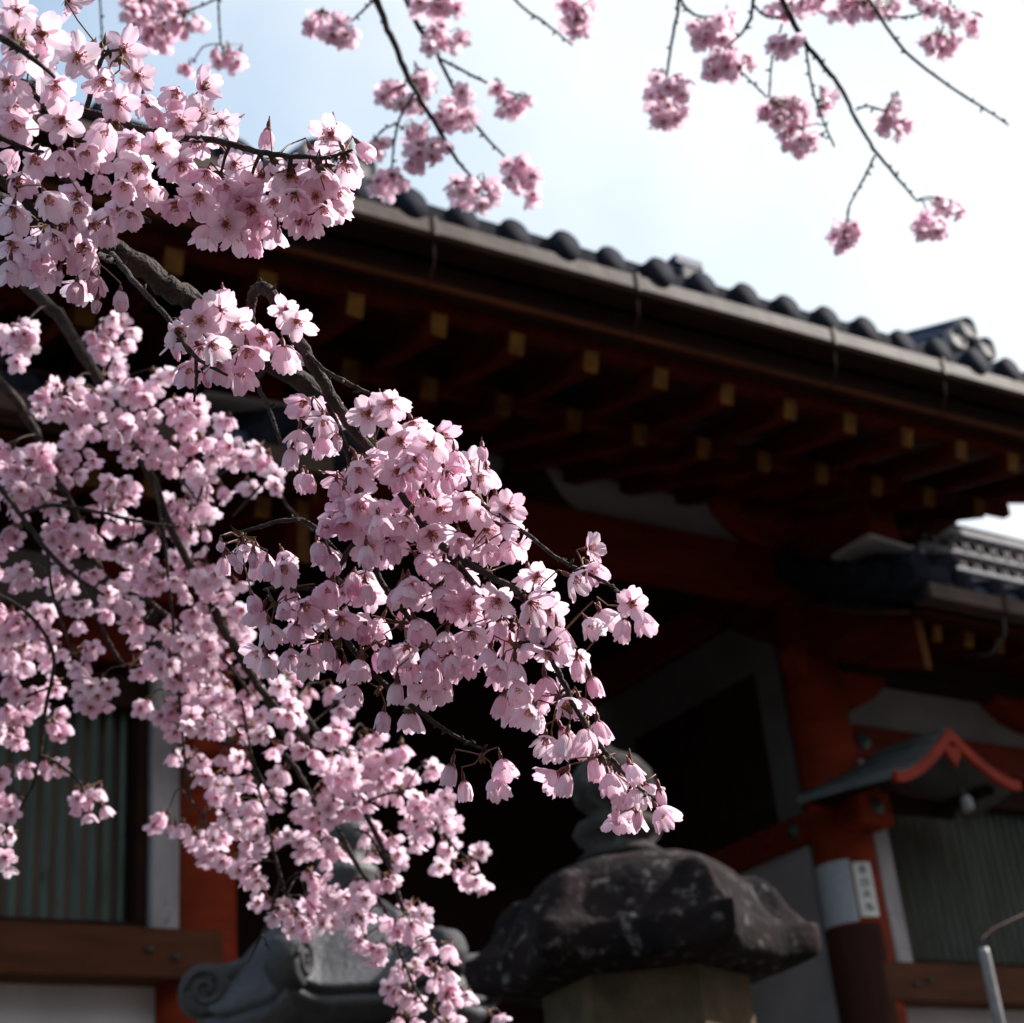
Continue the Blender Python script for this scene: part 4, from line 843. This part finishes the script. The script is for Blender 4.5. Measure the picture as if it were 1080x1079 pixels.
for k, x, y, d in base:                              # blooms hidden behind the front ones thicken the sprays
    nb = sum(1 for q in base if (q[1] - x) ** 2 + (q[2] - y) ** 2 < 52 ** 2)
    if nb > 5 and rng.random() < .75: fl.append([rng.choice(list('cuuwch')), x + rng.uniform(-16, 16), y + rng.uniform(-14, 10), d + rng.uniform(.03, .07)])
groups = []; left = sorted(fl, key=lambda q: (q[1] * .6 + q[2]))
while left:
    sd_ = left.pop(0); near = sorted(left, key=lambda q: (q[1] - sd_[1]) ** 2 + (q[2] - sd_[2]) ** 2 + (900 * (q[3] - sd_[3])) ** 2)[:6]
    gq = [sd_]
    for q in near:
        if (q[1] - sd_[1]) ** 2 + (q[2] - sd_[2]) ** 2 < 62 ** 2: gq.append(q); left.remove(q)
    groups.append(gq)
def nearest(layer, x, y, k=1):
    return min(SAMPLES[layer], key=lambda q: (q[0] - x) ** 2 + (q[1] - y - 4) ** 2 * (1 if q[1] < y else 1.6))
def pedicel(s, a, b, ax, rad, mi):
    mid = (a + b) / 2 + DOWN * -.002 + rng.normal(0, .0012, 3); s.tube([a, (a * .7 + mid * .3), mid, b - ax * .0035, b], [rad * 1.3, rad, rad, rad, rad * 1.25], 5, mi)
def node_for(layer, bl, dpx):
    mxx = sum(q[1] for q in bl) / len(bl); myy = sum(q[2] for q in bl) / len(bl); md = sum(q[3] for q in bl) / len(bl); top_ = min(q[2] for q in bl)
    nb = nearest(layer, mxx, myy - dpx * .3); P = np.array([mxx * .8 + nb[0] * .2, myy * .5 + top_ * .5 - dpx * .35, md])
    v = np.array([nb[0] - mxx, nb[1] - myy]); dist = np.linalg.norm(v)
    if dist < dpx * 1.1: node = nb[2] * .75 + at(mxx, myy, md) * .25
    else: node = at(P[0], P[1], md)
    return node, nb
def spurs(s, nb, node, r):
    d = node - nb[2]; L = np.linalg.norm(d)
    if L > .004:
        m_ = nb[2] + d * .5 + rng.normal(0, .08, 3) * L * .5 + np.array((0, 0, .1)) * L; s.tube(spl([nb[2], m_, node], 4), np.linspace(min(r, nb[3] * .8), r * .6, 9), 6, 6)
    for q in range(2 if r > .0014 and r < .002 and rng.random() < .5 else 0):     # young folded leaves
        a = unit(rng.normal(0, 1, 3) + np.array((0, 0, .7))); b = unit(np.cross(a, rng.normal(0, 1, 3))); l = rng.uniform(.008, .018); w_ = l * .14; n_ = np.cross(a, b) * w_ * .7
        s.add([node, node + a * l * .4 + b * w_ + n_, node + a * l * .45, node + a * l * .4 - b * w_ + n_, node + a * l], [(0, 1, 4, 2), (0, 2, 4, 3)], 7, True)
    for q in range(4):
        a = unit(DOWN + rng.normal(0, .7, 3)); s.tube([node - a * .002, node + a * .003, node + a * .007], [.0016, .0021, .0004], 5, 7)
def arr(s): return np.array(s.v, float).reshape(-1, 3), s.f, s.m, np.full((len(s.v), 2), .5)
n_part = 0
for gq in groups:
    node, nb = node_for('f', gq, 40); s = MB(); spurs(s, nb, node, .0016); kids = []
    for k, x, y, d in gq:
        p = at(x, y, d); out = unit((p - node) + 1e-6); ax = aim(k, p, out, rng); sc = rng.uniform(.86, 1.10)
        org = p - ax * (.002 if k == 'o' else .005) * sc
        Fm = frame(ax, rng.uniform(0, 6.28)); kids.append((k, org, Fm, sc)); pedicel(s, node, org - ax * .0085 * sc, ax, .00062, 5)
    c = bpy.data.objects.new('blossom_cluster', to_mesh('blossom_cluster', *arr(s))); COL.objects.link(c); par(c, tree); n_part += 1
    for k, org, Fm, sc in kids:
        o = bpy.data.objects.new('bud' if k == 'b' else 'blossom', HI[k][rng.integers(4)]); COL.objects.link(o); o.parent = c
        Mx = np.eye(4); Mx[:3, :3] = Fm * sc; Mx[:3, 3] = org; o.matrix_parent_inverse = Matrix.Identity(4); o.matrix_basis = Matrix(Mx.tolist())
# ------------------------------------------------------------------ softer clusters farther back: x, y, half width, half height
MIDC = """18 362 22 30;115 355 30 26;128 392 14 12;68 422 38 24;100 425 20 20;75 487 30 28;85 455 16 14;29 495 30 30;13 524 25 22;44 524 22 20;7 478 14 14;125 520 24 22;111 531 18 12;147 469 30 24;189 478 24 22;133 451 18 14;196 438 25 24;150 420 24 22;172 398 16 12;214 511 12 14;191 538 22 22;200 560 24 18;162 565 12 12;73 565 28 26;100 569 18 16;60 551 14 12;133 556 18 9;136 582 22 16;11 573 18 20;24 602 14 16;60 609 16 16;98 605 10 8;160 611 22 18;200 596 24 22;218 613 16 16;193 618 14 12;236 473 16 20;236 524 10 10;211 445 12 16;240 445 11 9;209 469 14 12;233 478 16 13;253 482 13 12;273 480 15 15;213 507 12 14;265 516 13 9;289 511 15 12;211 538 14 16;218 613 14 16;240 618 16 15;213 649 22 16;251 653 15 14;227 685 22 18;256 676 14 12;22 609 14 14;20 658 26 20;47 656 16 16;27 689 38 24;53 689 14 14;13 700 16 16;65 611 16 16;80 649 15 18;118 633 16 18;142 613 18 16;140 649 16 14;142 669 16 12;93 689 14 14;80 707 9 10;102 733 24 18;85 742 16 10;11 725 14 14;33 745 22 16;11 765 24 22;58 765 14 16;60 727 12 11;20 811 14 10;53 811 15 11;97 845 24 20;156 700 18 16;173 691 18 18;193 693 18 18;173 667 14 10;211 653 18 14;227 680 14 14;204 707 18 16;156 742 13 11;184 751 22 18;204 733 16 16;213 760 24 18;231 769 10 10;178 773 10 8;184 798 13 9;211 798 15 11;216 820 10 10;231 827 13 13;10 850 13 13;4 882 9 12;6 906 9 12;245 653 14 14;180 669 14 12;216 698 22 18;236 736 22 18;205 733 14 14;265 764 24 21;265 735 20 16;305 755 18 14;327 729 12 11;345 733 8 12;315 718 13 10;360 749 11 10;358 769 10 9;342 809 18 18;365 824 20 20;380 802 18 18;315 782 18 14;329 795 14 12;391 782 12 13;293 789 10 8;258 804 14 14;238 800 8 8;264 827 9 9;236 833 16 14;245 840 14 13;258 851 12 11;240 860 8 8;269 867 13 11;291 840 13 20;340 838 11 10;342 862 22 16;327 855 16 12;373 853 18 14;173 869 20 11;193 871 14 10;202 882 14 13;218 885 12 12;238 882 18 18;225 900 16 12;262 896 14 12;273 889 16 13;236 909 13 10;256 913 13 10;262 925 19 12;293 885 14 12;331 865 20 15;333 887 18 10;318 900 14 10;345 900 21 13;331 929 18 13;282 951 17 9;300 962 18 14;318 973 20 15;333 956 18 15;347 951 15 13;340 975 14 10;371 956 14 14;376 976 10 10;348 808 13 12;362 830 18 13;345 852 12 17;384 810 16 17;406 810 22 21;395 835 18 13;384 849 14 11;420 841 10 11;426 788 9 7;431 819 9 7;451 844 21 13;448 863 28 15;470 849 14 12;478 871 13 11;467 891 15 11;401 882 21 15;357 899 13 13;465 913 8 7;490 916 15 13;503 930 17 13;509 899 8 8;453 813 7 8;420 910 12 11;409 930 17 9;379 938 14 12;348 946 15 12;379 957 17 14;381 974 13 9;443 957 17 8;434 974 28 15;379 996 9 7;401 1007 17 13;453 999 7 7;476 1007 7 9;423 1024 8 9;445 1024 18 13;465 1035 20 16;420 1049 18 13;431 1060 18 12;478 1054 15 11;492 1049 8 8;423 1076 22 9;473 1076 18 9;523 1074 13 8;300 730 14 12;290 700 14 12;270 705 14 12;352 780 14 12;318 840 12 12;300 815 12 12;280 780 14 10;190 720 14 10;230 715 12 12;440 885 16 10;388 905 10 9"""
TOPC = """140 12 14 14;160 20 20 17;167 40 19 11;197 27 17 13;180 7 14 9;240 60 17 13;200 72 6 5;337 23 14 13;363 37 16 12;352 30 12 12;463 5 27 11;467 43 23 14;467 28 8 8;413 100 21 12;443 87 11 15;433 110 14 9;480 120 19 18;493 100 10 9;540 107 20 12;527 92 5 5;437 140 12 13;443 163 21 15;463 150 10 8;410 193 19 13;400 157 9 12;503 203 25 17;488 195 14 9;547 183 19 17;562 205 7 8;607 7 15 9;610 25 17 12;703 93 22 15;703 120 23 15;749 33 23 17;773 16 9 10;765 70 23 13;792 66 7 6;775 56 12 9;827 12 17 12;827 45 14 13;855 0 18 9;901 8 29 12;940 6 19 9;975 4 16 9;991 45 22 13;1006 16 13 12;1028 23 8 11;831 117 28 17;839 148 21 13;870 105 12 11;854 148 13 9;944 128 19 16;940 112 9 8;893 245 22 11;893 258 10 6;979 237 24 11;994 220 11 9;1012 223 7 6;440 -8 12 10;150 -6 20 10"""
def pack(layer, c, dep, dens, vis=None):
    """one cluster as arrays: pedicels, spurs and its blossoms"""
    x, y, rx, ry = c; n = max(2, int(round(rx * ry / dens))); bl = []
    for i in range(n):
        for _ in range(12):
            a = rng.uniform(0, 6.283); q = math.sqrt(rng.uniform(0, 1)) * .82 if i else .1; cx_, cy_ = x + rx * q * math.cos(a), y + ry * q * math.sin(a)
            if all((cx_ - b[1]) ** 2 + (cy_ - b[2]) ** 2 > (.028 * F / dep * .5) ** 2 * .55 for b in bl): break
        k = rng.choice(list('oowwuuccchb'), p=[.09, .09, .14, .14, .12, .12, .09, .08, .07, .04, .02])
        bl.append((k, cx_, cy_, dep + rng.uniform(-.025, .025)))
    node, nb = node_for(layer, bl, 24); s = MB(); spurs(s, nb, node, .0022 if layer == 't' else .0013)
    Vs, Fs, Ms, Us, Ts = [], [], [], [], []; o = 0
    cen = at(x, y, dep)
    for k, bx_, by_, d in bl:
        p = at(bx_, by_, d); out = unit((p - cen) * 1.3 + (p - node)); ax = aim(k, p, out, rng); sc = rng.uniform(.92, 1.07) * (1.18 if layer == 't' else 1.0)
        org = p - ax * .004 * sc; pedicel(s, node, org - ax * .0085 * sc, ax, .0009 if layer == 't' else .0006, 5)
        V, Fc, Mi, UV = LO[k][rng.integers(4)]
        W = (V * sc) @ frame(ax, rng.uniform(0, 6.28)).T + org
        Vs.append(W); Fs += [tuple(i + o for i in f) for f in Fc]; Ms += Mi; Us.append(UV); Ts.append(np.full(len(W), rng.random())); o += len(W)
    V, Fc, Mi, UV = arr(s); Vs.append(V); Fs += [tuple(i + o for i in f) for f in Fc]; Ms += list(Mi); Us.append(UV); Ts.append(np.zeros(len(V)))
    return np.concatenate(Vs), Fs, Ms, np.concatenate(Us), np.concatenate(Ts)
jobs = []
for t in MIDC.split(';'):
    c = [float(q) for q in t.split()]; jobs.append(('m', c, 2.22 + rng.uniform(-.12, .16), 60))
for t in TOPC.split(';'):
    c = [float(q) for q in t.split()]; c[2] *= 1.1; c[3] *= 1.06; jobs.append(('t', c, 2.92 + rng.uniform(-.05, .1), 31))
for i in range(26): jobs.append(('m', (rng.uniform(-95, -12), rng.uniform(260, 880), 24, 20), 2.22, 60))
for i in range(22): jobs.append(('t', (rng.uniform(100, 1080), rng.uniform(-200, -25), 20, 14), 2.95, 40))
inside = lambda c: 0 < c[0] < 1080 and 0 < c[1] < 1079
order = sorted(range(len(jobs)), key=lambda i: -(jobs[i][1][2] * jobs[i][1][3] if inside(jobs[i][1]) else 0))
own = set(order[:max(0, 100 - n_part)]); mass = [[], [], [], [], []]; mo = 0
for i, (ly, c, d, dens) in enumerate(jobs):
    A = pack(ly, c, d, dens)
    if i in own:
        o = bpy.data.objects.new('blossom_cluster', to_mesh('blossom_cluster', *A)); COL.objects.link(o); par(o, tree)
    else:
        mass[0].append(A[0]); mass[1] += [tuple(q + mo for q in f) for f in A[1]]; mass[2] += A[2]; mass[3].append(A[3]); mass[4].append(A[4]); mo += len(A[0])
o = bpy.data.objects.new('blossom_mass', to_mesh('blossom_mass', np.concatenate(mass[0]), mass[1], mass[2], np.concatenate(mass[3]), np.concatenate(mass[4]))); COL.objects.link(o); par(o, tree); o['kind'] = 'stuff'
print('groups', n_part, 'blossoms', len(fl), 'jobs', len(jobs), 'mass verts', mo)
